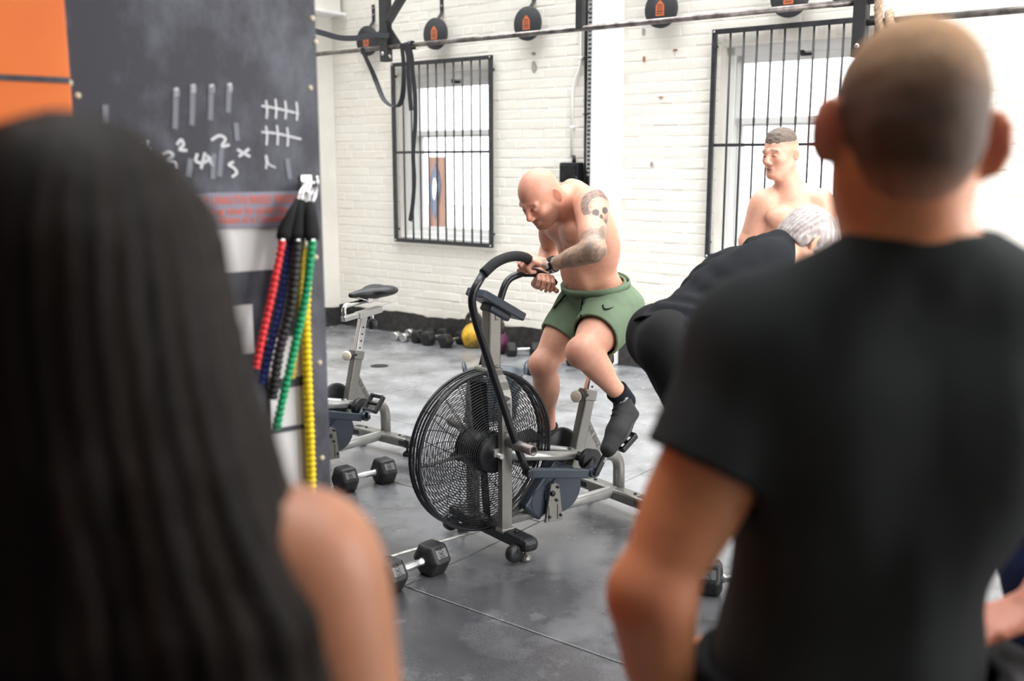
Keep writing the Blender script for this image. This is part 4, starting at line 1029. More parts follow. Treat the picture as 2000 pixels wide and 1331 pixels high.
def sign_line(body, px0, px1, py, size):
    a = bpt(px0, py); b = bpt(px1, py); me = text_mesh(body, size, 0.0004); w = max(v.co.x for v in me.vertices)-min(v.co.x for v in me.vertices)
    k = (b[0]-a[0])/w
    for v in me.vertices: v.co = Vector(((a[0]+b[0])/2+v.co.x*k, -0.0068-v.co.z, (a[1]+b[1])/2+v.co.y))
    link('sign_lettering', me, 'sign_red', so)
sign_line('NO UNAUTHORISED PERSONS', 383, 592, 391, 0.026); sign_line('All training must be under the direct', 360, 600, 411, 0.026); sign_line('supervision of a CrossFit J', 393, 560, 429, 0.026)
sheet('paper_sheet', (400, 447), (545, 526), 'paper', 'blank white paper sheet pinned below the warning sign', 'paper', 0.001)
sheet('paper_sheet', (430, 600), (497, 690), 'paper', 'small white paper sheet low on the blackboard beside the red tube', 'paper', 0.001)
pn, (xa, xb, za, zb) = sheet('white_panel', (520, 662), (602, 1010), 'paper', 'white panel behind the yellow and green tubes', 'panel', 0.01)
for py in (746, 836): zz = bpt(560, py)[1]; MB().box(((xa+xb)/2, -0.0115, zz), (xb-xa+0.004, 0.003, 0.024 if py < 800 else 0.012)).build('black_tape', 'board', pn)
MB().box((xb-0.012, -0.0115, (za+zb)/2), (0.024, 0.002, za-zb)).build('beige_edge', 'beige', pn)
# exercise tubes clipped to one hook
hk = bpt(597, 362); hook = empty('wall_hook', BOARD @ Matrix.Translation((hk[0], 0, hk[1])), 'steel hook on the blackboard holding the coloured tubes', 'hook')
MB().tube(fillet([(0, 0.0, 0.0), (0, -0.062, 0.0), (0, -0.062, 0.022)], 0.006, 3), 0.004, 10).build('hook_pin', 'chrome', hook); MB().box((0, -0.003, 0), (0.03, 0.006, 0.05), 0.002).build('hook_plate', 'chrome', hook)
def tube_thing(colour, rgb, clip, top, pts, r, label, t, peg):
    M['tube_'+colour] = mat(colour+'_tube_sleeve', rgb, 0.55, var=0.25, vscale=60)
    e = empty('exercise_tube', BOARD @ Matrix.Translation((hk[0], 0, hk[1]-0.15)), label, 'exercise tube', 'coloured exercise tubes on the hook'); off = Vector((hk[0], 0, hk[1]-0.15))
    B = lambda p, tt: Vector((bpt(p[0], p[1], tt)[0], -tt, bpt(p[0], p[1], tt)[1]))-off
    # carabiner
    c = B(clip, t); a = Vector((0, -peg, 0.15+0.0075)); d = (c-a); n = 14; sd = d.cross(Vector((0, 1, 0))).normalized()
    loop = [a+d*(0.5-0.5*math.cos(2*math.pi*i/n))*1.0+sd*0.010*math.sin(2*math.pi*i/n) for i in range(n)]
    MB().tube(loop, 0.003, 8, closed=True).build('carabiner', 'chrome', e)
    # webbing sleeve
    tp = B(top, t)
    w = MB(); w.tube([c+Vector((0, 0, 0.004)), c*0.65+tp*0.35, c*0.2+tp*0.8, tp], [0.007, 0.016, 0.021, 0.017], 12, sq=(1, 0.5)); w.build('webbing_sleeve', 'foam', e)
    ft = MB(); ft.rod(tp+Vector((0, 0, 0.004)), tp-Vector((0, 0, 0.016)), 0.010, 10); ft.build('clear_ferrule', 'dull_chrome', e)
    path = [Vector(p) for p in smooth_path([B(p, t+0.004) for p in [top]+pts], 10)]
    # gathered sleeve: resample closely and ripple the radius
    seg = [0]
    for i in range(1, len(path)): seg.append(seg[-1]+(path[i]-path[i-1]).length)
    N = int(seg[-1]/0.0035); P = []; rs = []; j = 0
    for i in range(N+1):
        s = seg[-1]*i/N
        while j < len(path)-2 and seg[j+1] < s: j += 1
        f = (s-seg[j])/max(1e-6, seg[j+1]-seg[j]); P.append(path[j].lerp(path[j+1], f)); rs.append(r*(1+0.16*math.sin(i*1.55)+random.uniform(-.05, .05)))
    MB().tube(P, rs, 12).build('gathered_sleeve', 'tube_'+colour, e)
tube_thing('red', (0.80, 0.03, 0.04), (583, 392), (551, 470), [(548, 490), (530, 580), (512, 660), (500, 720)], 0.0085, 'red gathered exercise tube hanging outermost beside the woman\'s hair', 0.058, 0.034)
tube_thing('blue', (0.012, 0.03, 0.20), (587, 393), (566, 468), [(564, 490), (548, 590), (528, 680), (512, 750)], 0.0095, 'navy blue gathered exercise tube between the red and black tubes', 0.040, 0.018)
tube_thing('black', (0.012, 0.012, 0.014), (591, 393), (581, 470), [(578, 500), (568, 600), (545, 690), (532, 780)], 0.0115, 'black gathered exercise tube between the blue and green tubes', 0.063, 0.042)
tube_thing('ochre', (0.55, 0.40, 0.02), (595, 394), (592, 470), [(590, 500), (586, 560), (582, 640), (570, 740)], 0.007, 'dark yellow exercise tube half hidden behind the green one', 0.045, 0.026)
tube_thing('green', (0.0, 0.33, 0.13), (606, 396), (610, 470), [(608, 490), (597, 580), (575, 680), (550, 790), (540, 840)], 0.0095, 'green gathered exercise tube crossing the white panel', 0.072, 0.050)
tube_thing('yellow', (0.90, 0.66, 0.0), (609, 396), (604, 468), [(602, 500), (597, 600), (600, 720), (604, 830), (608, 940), (610, 1040)], 0.0115, 'bright yellow gathered exercise tube hanging longest of all', 0.0235, 0.010)
# ================================================================== people
def A(*v): return np.array(v, float)
def lerp(a, b, t): return np.asarray(a)*(1-t)+np.asarray(b)*t
def frame(J):
    up = nrm(J['nk']-J['pel']); lf = J['LS']-J['RS']; lf = nrm(lf-up*np.dot(lf, up)); fr = np.cross(lf, up)
    L = np.linalg.norm(J['nk']-J['pel'])
    return fr, lf, up, (lambda f, l, u: J['pel']+fr*f+lf*l+up*(u*L))
def torso(b, J, s=1.0, mus=1.0, w=1.0):
    fr, lf, up, P = frame(J); ax = (fr, lf, up); lh = nrm(J['LH']-J['RH'])
    b.ell(J['pel'], (.112*s, .165*s*w, .115*s), (fr, lh, np.cross(fr, lh)), .05)
    b.cone(P(.012, 0, .12), P(.014, 0, .46), .100*s, .106*s, .05, (lf, 1.34*w))
    b.ell(P(.0, 0, .66), (.116*s, .158*s*w, .20*s), ax, .05)
    for e in (1, -1):
        S = J['LS'] if e > 0 else J['RS']
        b.ell(P(-.03, e*.10*s*w, .68), (.085*s, .075*s*mus, .17*s), ax, .04)           # back and lats
        b.ell(P(.082*s, e*.078*s, .77), (.040*s*mus, .080*s, .062*s), ax, .018)         # chest
        b.cone(P(-.005, e*.03, .97), S+up*.012, .052*s, .052*s, .05)                   # collar line
        b.cone(P(-.03, e*.03, 1.09), S+up*.01-fr*.02, .036*s, .042*s, .05)             # trapezius
        b.ell(S, (.062*s*mus, .062*s*mus, .075*s), ax, .028)
    return fr, lf, up, P
def arm(b, S, E, W, s=1.0, mus=1.0):
    d = nrm(E-S); q = nrm(W-E)
    b.cone(S, E, .052*s*mus, .041*s, .03); b.ell(lerp(S, E, .22), (.060*s*mus, .060*s*mus, .085*s), (np.cross(d, q), np.cross(d, np.cross(d, q)), d) if abs(np.dot(d, q)) < .98 else None, .03)
    b.ell(lerp(S, E, .58)+q*.012, (.047*s*mus, .047*s*mus, .09*s), (nrm(np.cross(d, [.3, .2, .9])), nrm(np.cross(d, np.cross(d, [.3, .2, .9]))), d), .03)
    b.cone(E, W, .041*s, .0275*s, .02); b.cone(lerp(E, W, .08), lerp(E, W, .5), .045*s, .036*s, .03)
def leg(b, H, K, An, s=1.0, mus=1.0):
    d = nrm(K-H); q = nrm(An-K); front = d-q
    front = nrm(front) if np.linalg.norm(front) > .15 else None
    b.cone(H, K, .090*s, .056*s, .04); b.ell(lerp(H, K, .35), (.088*s*mus, .092*s*mus, .17*s), (nrm(np.cross(d, [.31, .1, .2])), nrm(np.cross(d, np.cross(d, [.31, .1, .2]))), d), .05)
    b.ell(K, (.056*s, .056*s, .062*s), None, .03)
    if front is not None: b.ell(K+front*.016*s, (.040*s, .040*s, .044*s), None, .02)
    b.cone(K, An, .052*s, .036*s, .03)
    back = -front if front is not None else nrm(np.cross(q, [1, 0, 0]))
    back = nrm(back-q*np.dot(back, q))
    b.ell(lerp(K, An, .30)+back*.020*s, (.053*s*mus, .053*s*mus, .12*s), (nrm(np.cross(q, back)), back, q), .03)
def head(b, O, f, u, s=1.0, ear=1.0, nk=None, neck_r=.058, stick=.55):
    f = nrm(f); u = nrm(np.asarray(u)-f*np.dot(f, u)); l = np.cross(u, f); ax = (f, l, u)
    T = lambda x, y, z: O+(f*x+l*y+u*z)*s
    b.ell(T(-.012, 0, .034), (.099*s, .077*s, .091*s), ax, .02)
    b.ell(T(.028, 0, -.035), (.064*s, .060*s, .082*s), ax, .03)
    b.ell(T(.072, 0, -.097), (.022*s, .024*s, .018*s), ax, .025)
    for e in (1, -1):
        b.cone(T(-.012, e*.054, -.052), T(.055, e*.020, -.100), .020*s, .017*s, .03)
        b.ell(T(.056, e*.042, -.022), (.024*s, .020*s, .018*s), ax, .025)
        b.cone(T(.086, 0, .024), T(.072, e*.046, .024), .0095*s, .009*s, .015)
        b.ell(T(.096, e*.031, .004), (.014*s, .016*s, .010*s), ax, .012, sub=True)
        b.ell(T(.077, e*.031, .002), (.0125*s, .014*s, .011*s), ax, .004)
        b.ell(T(.101, e*.013, -.034), (.011*s, .008*s, .008*s), ax, .008)
        # ears
        e0 = l*e; en = nrm(e0*1.0+f*.35); et = nrm(np.cross(u, en)) if e > 0 else nrm(np.cross(en, u)); h = ear*s
        c = T(-.018, e*(.074+.012*(ear-1)), -.004)
        oz = nrm(e0*stick*ear-f*.8); on = nrm(np.cross(oz, u))
        b.ell(c+oz*.012*h, (.019*h, .0062*h, .031*h), (oz, on, nrm(u-f*.15)), .006)
        b.ell(c+oz*.012*h+(e0+f*.5)*.010*h-u*.002, (.010*h, .006*h, .017*h), (oz, on, u), .005, sub=True)
    b.cone(T(.089, 0, .014), T(.109, 0, -.026), .0075*s, .0115*s, .012)
    b.ell(T(.086, 0, -.0605), (.013*s, .023*s, .0065*s), ax, .008); b.ell(T(.084, 0, -.0725), (.013*s, .020*s, .0070*s), ax, .008)
    b.ell(T(.102, 0, -.0665), (.010*s, .024*s, .0018*s), ax, .004, sub=True)
    if nk is not None:
        b.cone(T(-.030, 0, -.035), nk, neck_r*s, (neck_r+.006)*s, .04); b.cone(T(.005, 0, -.07), nk+f*.015, .72*neck_r*s, .8*neck_r*s, .04)
    R = np.stack([f, l, u])
    return lambda Pn: (Pn-O) @ R.T/s
def hand(b, W, d, n, left, curl=(0.9, 1.2, 0.7), s=1.0, thumb=None, spread=0.0, curls=None):
    d = nrm(d); n = nrm(np.asarray(n)-d*np.dot(n, d)); t = np.cross(d, n)*(1 if left else -1); tips = []
    offs = (.030, .010, -.010, -.029); base = (.086, .090, .087, .079); ln = (1.0, 1.08, 1.0, .80)
    for i in range(4):
        o = offs[i]*s; K = W+d*base[i]*s+t*o
        b.cone(W+t*o*.55, K, .0175*s, .0125*s, .014, (n, .80))
        dd = nrm(d+t*spread*offs[i]*12); p = K; ang = 0; cu = curls[i] if curls else curl
        for j, (L, r0, r1) in enumerate(((.043, .0100, .0090), (.027, .0090, .0084), (.021, .0084, .0072))):
            ang += cu[j]; q = dd*math.cos(ang)-n*math.sin(ang); e = p+q*L*ln[i]*s
            b.cone(p, e, r0*s, r1*s, .0035); p = e
        tips.append(p)
    p = W+d*.022*s+t*.026*s-n*.008*s; b.cone(W+d*.01*s, p, .018*s, .015*s, .012)
    th = thumb or ((.62, .62, -.45), (.80, .10, -.60), (.85, -.35, -.4))
    for (a1, a2, a3), L, r0, r1 in zip(th, (.044, .032, .026), (.0145, .0112, .0102), (.0115, .0102, .008)):
        q = nrm(d*a1+t*a2+n*a3); e = p+q*L*s; b.cone(p, e, r0*s, r1*s, .005); p = e
    return tips, t
def foot(b, An, toe, s=1.0):
    d = nrm(toe-An); b.cone(An, lerp(An, toe, .4), .030*s, .028*s, .012); b.cone(lerp(An, toe, .4), toe, .028*s, .020*s, .012)
def skin_colors(V, base, seed=0):
    w = wob(V[:, 0], V[:, 1], V[:, 2], 22, 8, seed); w2 = wob(V[:, 0], V[:, 1], V[:, 2], 90, 8, seed+5)
    c = np.array(base)[None]*(1+.06*w[:, None]+.035*w2[:, None]); c[:, 0] *= 1+.02*w; c[:, 1] *= 1-.03*w
    return np.clip(c, 0, 1)
def blob(V, c, r): return np.exp(-((V-np.asarray(c))**2).sum(1)/(r*r))[:, None]
def mixc(c, col, m): m = np.clip(m, 0, 1); return c*(1-m)+np.array(col)[None]*m
def face_paint(c, Q, base, lip=(.50, .20, .17), brow=(.16, .09, .05), eye=True):
    red = np.array(base)*A(1.0, .72, .68)
    for e in (1, -1):
        c = mixc(c, red, .5*blob(Q, (.075, e*.043, -.022), .022)); c = mixc(c, red, .7*blob(Q, (-.02, e*.085, 0), .03))
        br = np.exp(-((Q[:, 2]-.028-.006*np.cos(Q[:, 1]*40))/.0045)**2)*((np.abs(Q[:, 1]-e*.033) < .02) & (Q[:, 0] > .06)); c = mixc(c, brow, .8*br[:, None])
        if eye:
            ey = np.exp(-(((Q[:, 2]-.001)/.0032)**2+((Q[:, 1]-e*.031)/.012)**2))*(Q[:, 0] > .07); c = mixc(c, (.06, .035, .03), .95*ey[:, None])
    c = mixc(c, red, .5*blob(Q, (.115, 0, -.03), .018))
    lp = np.exp(-(((Q[:, 2]+.0665)/.010)**2+(Q[:, 1]/.021)**2))*(Q[:, 0] > .07); c = mixc(c, lip, .7*lp[:, None])
    ml = np.exp(-(((Q[:, 2]+.0665)/.0022)**2+(Q[:, 1]/.02)**2))*(Q[:, 0] > .07); c = mixc(c, (.16, .05, .045), .8*ml[:, None])
    return c
M['skin'] = mat('skin', (1, 1, 1), 0.46, var=0.08, vscale=60, attr='Col', sss=0.22, bump=0.06, bscale=180, spec=0.45)
M['hair_col'] = mat('hair', (1, 1, 1), 0.5, var=0.35, vscale=55, attr='Col', bump=0.6, bscale=120, stretch=(1, 1, 0.12))
M['stubble'] = mat('cropped_hair', (1, 1, 1), 0.65, var=0.3, vscale=160, attr='Col', bump=0.5, bscale=420)
def cloth(name, col, rough=0.85, v=0.12, **k): M[name] = mat(name, col, rough, var=v, vscale=6, bump=0.12, bscale=500, spec=0.15, **k)
def shell(f, th): return np.maximum(f, -(f+th))
def plane(X, Y, Z, p, n): n = nrm(n); return (X-p[0])*n[0]+(Y-p[1])*n[1]+(Z-p[2])*n[2]
def seg_dist(X, Y, Z, a, b):
    a = np.asarray(a); d = np.asarray(b)-a; t = np.clip(((X-a[0])*d[0]+(Y-a[1])*d[1]+(Z-a[2])*d[2])/np.dot(d, d), -.5, 3)
    return np.sqrt((X-a[0]-t*d[0])**2+(Y-a[1]-t*d[1])**2+(Z-a[2]-t*d[2])**2), t
def thigh(b, H, K, s=1.0, mus=1.0):
    d = nrm(K-H)
    b.cone(H, lerp(H, K, .97), .090*s, .058*s, .04); b.ell(lerp(H, K, .35), (.088*s*mus, .092*s*mus, .17*s), (nrm(np.cross(d, [.31, .1, .2])), nrm(np.cross(d, np.cross(d, [.31, .1, .2]))), d), .05)
def smin(a, d, k):
    h = np.clip(.5+.5*(a-d)/k, 0, 1); return np.where(a > BIG*.5, d, np.where(d > BIG*.5, a, a*(1-h)+d*h-k*h*(1-h)))
def garment(core, limbs, res, name, th, wrinkle, cuts, k=.03):
    """cloth shell: a core solid and limb solids, each limb cut open at its own plane"""
    al = SDF(); al.pr = core.pr+[q for l, _ in limbs for q in l.pr]; lo, hi = al.bounds(4*res+.012); n = np.ceil((hi-lo)/res).astype(int)+1
    fc, ax = core.field(lo, n, res); X, Y, Z = ax[0][:, None, None], ax[1][None, :, None], ax[2][None, None, :]
    U = fc; I = fc
    for l, (p, d) in limbs:
        fl, _ = l.field(lo, n, res); U = smin(U, np.maximum(fl, plane(X, Y, Z, p, d)), k); I = smin(I, fl, k)
    th = max(th, 2.4*res); w = wrinkle(X, Y, Z); f = np.maximum(U+w, -(I+w+th)); f = cuts(f, X, Y, Z).astype(np.float32)
    return nets(name, f, lo, res)
def make_shorts(J, hems, waist_u, name, parent, m, res=.004, flare=.022, amp=.0035, s=1.0, legs=1.0, glute=.078, wz=1.0):
    fr, lf, up, P = frame(J); b = SDF(); lh = nrm(J['LH']-J['RH'])
    b.ell(J['pel'], (.118*s, .170*s, .120*s), (fr, lh, np.cross(fr, lh)), .05); b.cone(P(.012, 0, .05), P(.014, 0, waist_u+.12), .106*s, .108*s, .05, (lf, 1.36))
    b.ell(P(.10, 0, .30), (.045, .10, .10), (fr, lf, up), .05); limbs = []
    for H, K, h in ((J['LH'], J['LK'], hems[0]), (J['RH'], J['RK'], hems[1])):
        b.ell(H-fr*.035+A(0, 0, -.005), (glute, glute, glute), None, .04); g = SDF(); thigh(g, H, K, 1.05*legs, 1.05)
        g.cone(lerp(H, K, .1), lerp(H, K, h+.12), .097*s, (.082+flare)*s, .035); g.ell(lerp(H, K, .12)+up*.035, (.078, .078, .078), None, .04); limbs.append((g.grow(.012), (lerp(H, K, h), nrm(K-H))))
    b = b.grow(.012)
    wr = lambda X, Y, Z: amp*wob(X, Y, Z, 30, 6)+amp*.6*wob(X, Y, Z*.6, 62, 6, 3)
    return link(name, garment(b, limbs, res, name, .008, wr, lambda f, X, Y, Z: np.maximum(f, plane(X, Y, Z, P(0, 0, waist_u), up+A(0, 0, wz))), .06), m, parent)
def make_tee(J, name, parent, m, res=.005, sleeve=.5, hem_u=-.12, g=.012, amp=.003, neck_r=.068, s=1.0, mus=1.0, folds=None, loose=.0, neck_drop=0.0):
    fr, lf, up, P = frame(J); b = SDF(); torso(b, J, s, mus)
    b = b.grow(g)
    b.cone(P(.012, 0, -.05), P(.012, 0, .5), .118*s+loose, .118*s+loose, .05, (lf, 1.34))
    b.cone(P(.012, 0, hem_u-.2), P(.012, 0, .1), .122*s+loose, .12*s+loose, .05, (lf, 1.34)); limbs = []
    for S, E in ((J['LS'], J['LE']), (J['RS'], J['RE'])):
        if sleeve > 0: l = SDF(); l.cone(S, lerp(S, E, sleeve+.2), .078, .074, .035); limbs.append((l, (lerp(S, E, sleeve), nrm(E-S))))
    def wr(X, Y, Z):
        w = amp*wob(X, Y, Z*.45, 26, 6)+amp*.6*wob(X, Y, Z*.4, 55, 6, 4)
        return w+folds(X, Y, Z) if folds is not None else w
    def cuts(f, X, Y, Z):
        f = np.maximum(f, plane(X, Y, Z, P(0, 0, hem_u), -up))
        if sleeve <= 0:
            c = P(0, 0, .8); lat = np.abs((X-c[0])*lf[0]+(Y-c[1])*lf[1]+(Z-c[2])*lf[2]); f = np.maximum(f, np.where(plane(X, Y, Z, P(0, 0, .66), up) > 0, lat-.10, -1.0)); f = np.maximum(f, np.where(plane(X, Y, Z, P(0, 0, .80), up) > 0, .045-lat, -1.0))
        ds, t = seg_dist(X, Y, Z, P(-.01, 0, .9), P(.02, 0, 1.3)); f = np.maximum(f, np.where(plane(X, Y, Z, P(0, 0, .93-neck_drop), up) > 0, neck_r-ds, -1.0)); return np.maximum(f, plane(X, Y, Z, P(0, 0, 1.14), up))
    return link(name, garment(b, limbs, res, name, .008, wr, cuts, .035), m, parent)
def make_pants(J, name, parent, m, res=.005, g=.008, u=.18, amp=.002):
    fr, lf, up, P = frame(J); b = SDF(); torso(b, J)
    c = SDF(); c.pr = b.pr[:2]; leg(c, J['LH'], J['LK'], J['LA']); leg(c, J['RH'], J['RK'], J['RA'])
    for e in ('LH', 'RH'): c.ell(J[e]-fr*.045, (.095, .095, .105), None, .04)
    c = c.grow(g)
    def post(f, X, Y, Z): return np.maximum(f+amp*wob(X, Y, Z, 40, 6), plane(X, Y, Z, P(0, 0, u), up))
    return link(name, c.mesh(name, res, post), m, parent)
def make_shoe(An, heel, ball, toe, up, name, parent, m, res=.004, laces=True):
    """heel, ball and toe lie on the sole"""
    b = SDF(); up = nrm(up); d = nrm(toe-heel); sd = np.cross(up, d)
    b.cone(heel+up*.03+d*.03, ball+up*.026, .038, .044, .02, (sd, 1.05)); b.cone(ball+up*.026, toe+up*.02-d*.032, .044, .031, .02, (sd, 1.1))
    b.cone(heel+up*.05+d*.035, An+up*.004, .040, .047, .02); b.cone(lerp(heel, ball, .45)+up*.065, ball+up*.035, .032, .026, .03)
    b.cone(heel+d*.03, toe-d*.035, .036, .036, .015, (up, .42))
    o = link(name, b.mesh(name, res), m, parent)
    if laces:
        la = MB()
        for i in range(4):
            c = lerp(lerp(heel, ball, .5)+up*.098, ball+up*.066, i/3.0); la.tube([c-sd*.022-up*.006, c+up*.003, c+sd*.022-up*.006], .0028, 6)
        la.build('laces', 'foam', o)
    so = SDF(); so.cone(heel+d*.032-up*.002, ball, .038, .043, .02, (up, .30)); so.cone(ball, toe-d*.038, .043, .034, .02, (up, .30)); link('sole', so.mesh('sole', res), 'rubber', o)
    return o

# ------------------------------------------------------------------ the rider (built in the frame of his bike)
cloth('olive_shorts', (0.15, 0.205, 0.135), .8, .15); cloth('black_cloth', (0.012, 0.012, 0.013)); cloth('sock_black', (0.010, 0.012, 0.018)); M['shoe_black'] = mat('black_knit', (0.018, 0.018, 0.021), .8, var=.3, vscale=80, bump=.3, bscale=600)
J = dict(pel=A(-.625, 0, 1.035), nk=A(-.425, -.005, 1.50), LS=A(-.372, .182, 1.478), RS=A(-.462, -.186, 1.478),
         LE=A(-.225, .372, 1.318), LW=A(-.158, .165, 1.240), RE=A(-.60, -.36, 1.24), RW=A(-.50, -.19, 1.09),
         LH=A(-.612, .105, 1.0), RH=A(-.612, -.112, 1.0), LK=A(-.277, .236, .867), LA=A(-.527, .232, .635), RK=A(-.365, -.125, .743), RA=A(-.518, -.268, .350))
def gp(x, z, rot):      # grip end of the far lever
    pv = Vector((.035, 0, .5)); p = rotm('Y', rot) @ (Vector((x, 0, z))-pv)+pv; return A(p.x, 0, p.z)
gR = gp(.115, 1.281, math.radians(-40)); gR[1] = -.18
J['RW'] = gR+A(-.02, -.055, -.045)*1.0
rider = empty('person', BIKE, 'bald bare-chested man with a tattooed arm riding the air bike', 'person')
b = SDF()
fr, lf, up, P = torso(b, J, 1.0, 1.12)
for e in (1, -1): b.ell(J['LH' if e > 0 else 'RH']-fr*.035+A(0, 0, -.005), (.078, .080, .080), None, .04)
b.ell(P(.10, 0, .30), (.045, .10, .10), (fr, lf, up), .05)          # belly
b.cone(P(.118, 0, .40), P(.128, 0, .72), .006, .006, .02, sub=True)
b.ell(P(.150, 0, .29), (.010, .006, .007), (fr, lf, up), .008, sub=True)
arm(b, J['LS'], J['LE'], J['LW'], 1.0, 1.12); arm(b, J['RS'], J['RE'], J['RW'], 1.0, 1.1)
leg(b, J['LH'], J['LK'], J['LA'], 1.05, 1.05); leg(b, J['RH'], J['RK'], J['RA'], 1.05, 1.05)
LT = A(-.400, .302, .445); LHe = A(-.580, .258, .566); RT = A(-.30, -.165, .345)

hq = head(b, A(-.238, .004, 1.516), A(.766, .05, -.643), A(.643, 0, .766), 1.0, 1.0, P(0, 0, .97), .062)
tL, thL = hand(b, J['LW'], A(.80, -.18, .34), A(-.42, .42, .80), True, (1.2, 1.4, .9), 1.12, thumb=((.55, .40, -.70), (.80, -.10, -.65), (.75, -.5, -.3)))
tR, thR = hand(b, J['RW'], A(.25, .80, .45), A(-.35, -.35, .87), False, (1.0, 1.3, .8), 1.08, thumb=((.5, .65, -.5), (.8, .1, -.6), (.8, -.3, -.4)))
body_me = b.mesh('body', .0036)
V = verts(body_me); base = A(.66, .335, .235); col = skin_colors(V, base); Q = hq(V)
hd = (np.linalg.norm(Q, axis=1) < .16) & (Q[:, 2] > -.13)
fc = face_paint(col[hd], Q[hd], base, brow=(.30, .16, .10)); Qh = Q[hd]
fc = mixc(fc, (.64, .27, .20), .45*np.clip((Qh[:, 2]+.01)/.05, 0, 1)[:, None])                         # flushed scalp
bd = np.clip((-.030-Qh[:, 2])/.02, 0, 1)*np.clip((Qh[:, 0]+.015)/.02, 0, 1)*np.clip((.115-np.abs(Qh[:, 2]))/.01, 0, 1)*(np.abs(wob(Qh[:, 0], Qh[:, 1], Qh[:, 2], 900, 8))*.5+.65)
bd = np.maximum(bd, np.clip((-.01-Qh[:, 2])/.03, 0, 1)*np.clip((Qh[:, 0]+.01)/.012, 0, 1)*np.clip((.028-Qh[:, 0])/.012, 0, 1)*.7)
lipz = np.exp(-(((Qh[:, 2]+.0665)/.009)**2+(Qh[:, 1]/.02)**2))*(Qh[:, 0] > .075); bd = bd*(1-lipz)
fc = mixc(fc, (.20, .095, .055), .75*bd[:, None]); col[hd] = fc
for k in ('LK', 'RK'): col = mixc(col, (.62, .26, .20), .55*blob(V, J[k]+A(.03, 0, 0), .06))
for k in ('LW', 'RW'): col = mixc(col, (.72, .36, .28), .5*blob(V, J[k]+A(.06, -.01, .03), .05))
# tattooed left arm
tA = np.clip(((V-J['LS']) @ (J['LE']-J['LS']))/np.dot(J['LE']-J['LS'], J['LE']-J['LS']), 0, 1); dA = np.linalg.norm(V-(J['LS']+tA[:, None]*(J['LE']-J['LS'])), axis=1)
tF = np.clip(((V-J['LE']) @ (J['LW']-J['LE']))/np.dot(J['LW']-J['LE'], J['LW']-J['LE']), 0, 1); dF = np.linalg.norm(V-(J['LE']+tF[:, None]*(J['LW']-J['LE'])), axis=1)
near = (V[:, 1] > .10) & (V[:, 2] > 1.16) & (Q[:, 2] < -.0) | (V[:, 1] > .2)
n1 = wob(V[:, 0], V[:, 1], V[:, 2], 60, 8, 2); n2 = wob(V[:, 0], V[:, 1], V[:, 2], 190, 8, 9); n3 = wob(V[:, 0], V[:, 1], V[:, 2], 420, 8, 12)
ink = np.clip(.62+.55*n1+.55*n2+.3*n3, 0, 1)
mF = (dF < .07) & (tF > .02) & (tF < .99) & (dF <= dA+.02) & near
wts = np.where(mF, np.clip(ink, 0.1, .92), 0)
mU = (dA < .085) & (tA > .72) & near; wts = np.maximum(wts, np.where(mU, np.clip(ink, .05, .9), 0))
inkc = (.105, .115, .10)
arm_base = mixc(col, (.56, .38, .27), (wts > 0)[:, None]*.55)
col = mixc(arm_base, inkc, wts[:, None]*.85)
hv = A(-.79, .613, 0); out_d = A(.5, .85, .1); C = J['LS']+A(-.012, .03, -.012)
a2 = (V-C) @ hv/1.22; b2 = (V[:, 2]-C[2])/1.22; on = ((V-J['LS']) @ nrm(out_d) > .012) & (np.linalg.norm(V-C, axis=1) < .13) & (V[:, 1] > .12)
def E2(ca, cb, ra, rb): return ((a2-ca)/ra)**2+((b2-cb)/rb)**2
sk = on & ((E2(0, .012, .040, .036) < 1) | (E2(.002, -.026, .026, .026) < 1))
edge = on & ~sk & ((E2(0, .012, .044, .040) < 1) | (E2(.002, -.026, .030, .030) < 1))
shade = np.clip(1.15-.5*np.abs(E2(0, .012, .040, .036))+.35*n2, .35, 1.0)
col = mixc(col, (.56, .36, .26), sk[:, None]*.75); col = np.where(sk[:, None], col*shade[:, None], col); col = mixc(col, (.13, .11, .11), edge[:, None]*.6)
dark = on & ((E2(-.015, -.004, .0125, .0115) < 1) | (E2(.019, .002, .0115, .0115) < 1) | (E2(.003, -.018, .006, .009) < 1) | ((np.abs(b2+.036) < .0022) & (np.abs(a2-.002) < .022)) | ((np.abs(np.sin(a2*420)) < .3) & (np.abs(b2+.037) < .011) & (np.abs(a2-.002) < .022)))
col = mixc(col, (.05, .045, .05), dark[:, None]*.9)
hr = on & ~sk & (E2(-.004, .016, .060, .056) < 1) & ((b2 > .022+.25*np.abs(a2)) | (a2 < -.036)) & (b2 > -.02); col = mixc(col, (.07, .065, .065), hr[:, None]*(.72+.35*n2[:, None]))
rd = on & (E2(-.022, -.062, .018, .024) < 1); col = mixc(col, (.45, .13, .11), rd[:, None]*.55)
gm = (dA < .085) & near & (E2(.006, -.068, .018, .022) < 1); col = mixc(col, (.20, .15, .11), gm[:, None]*.8)
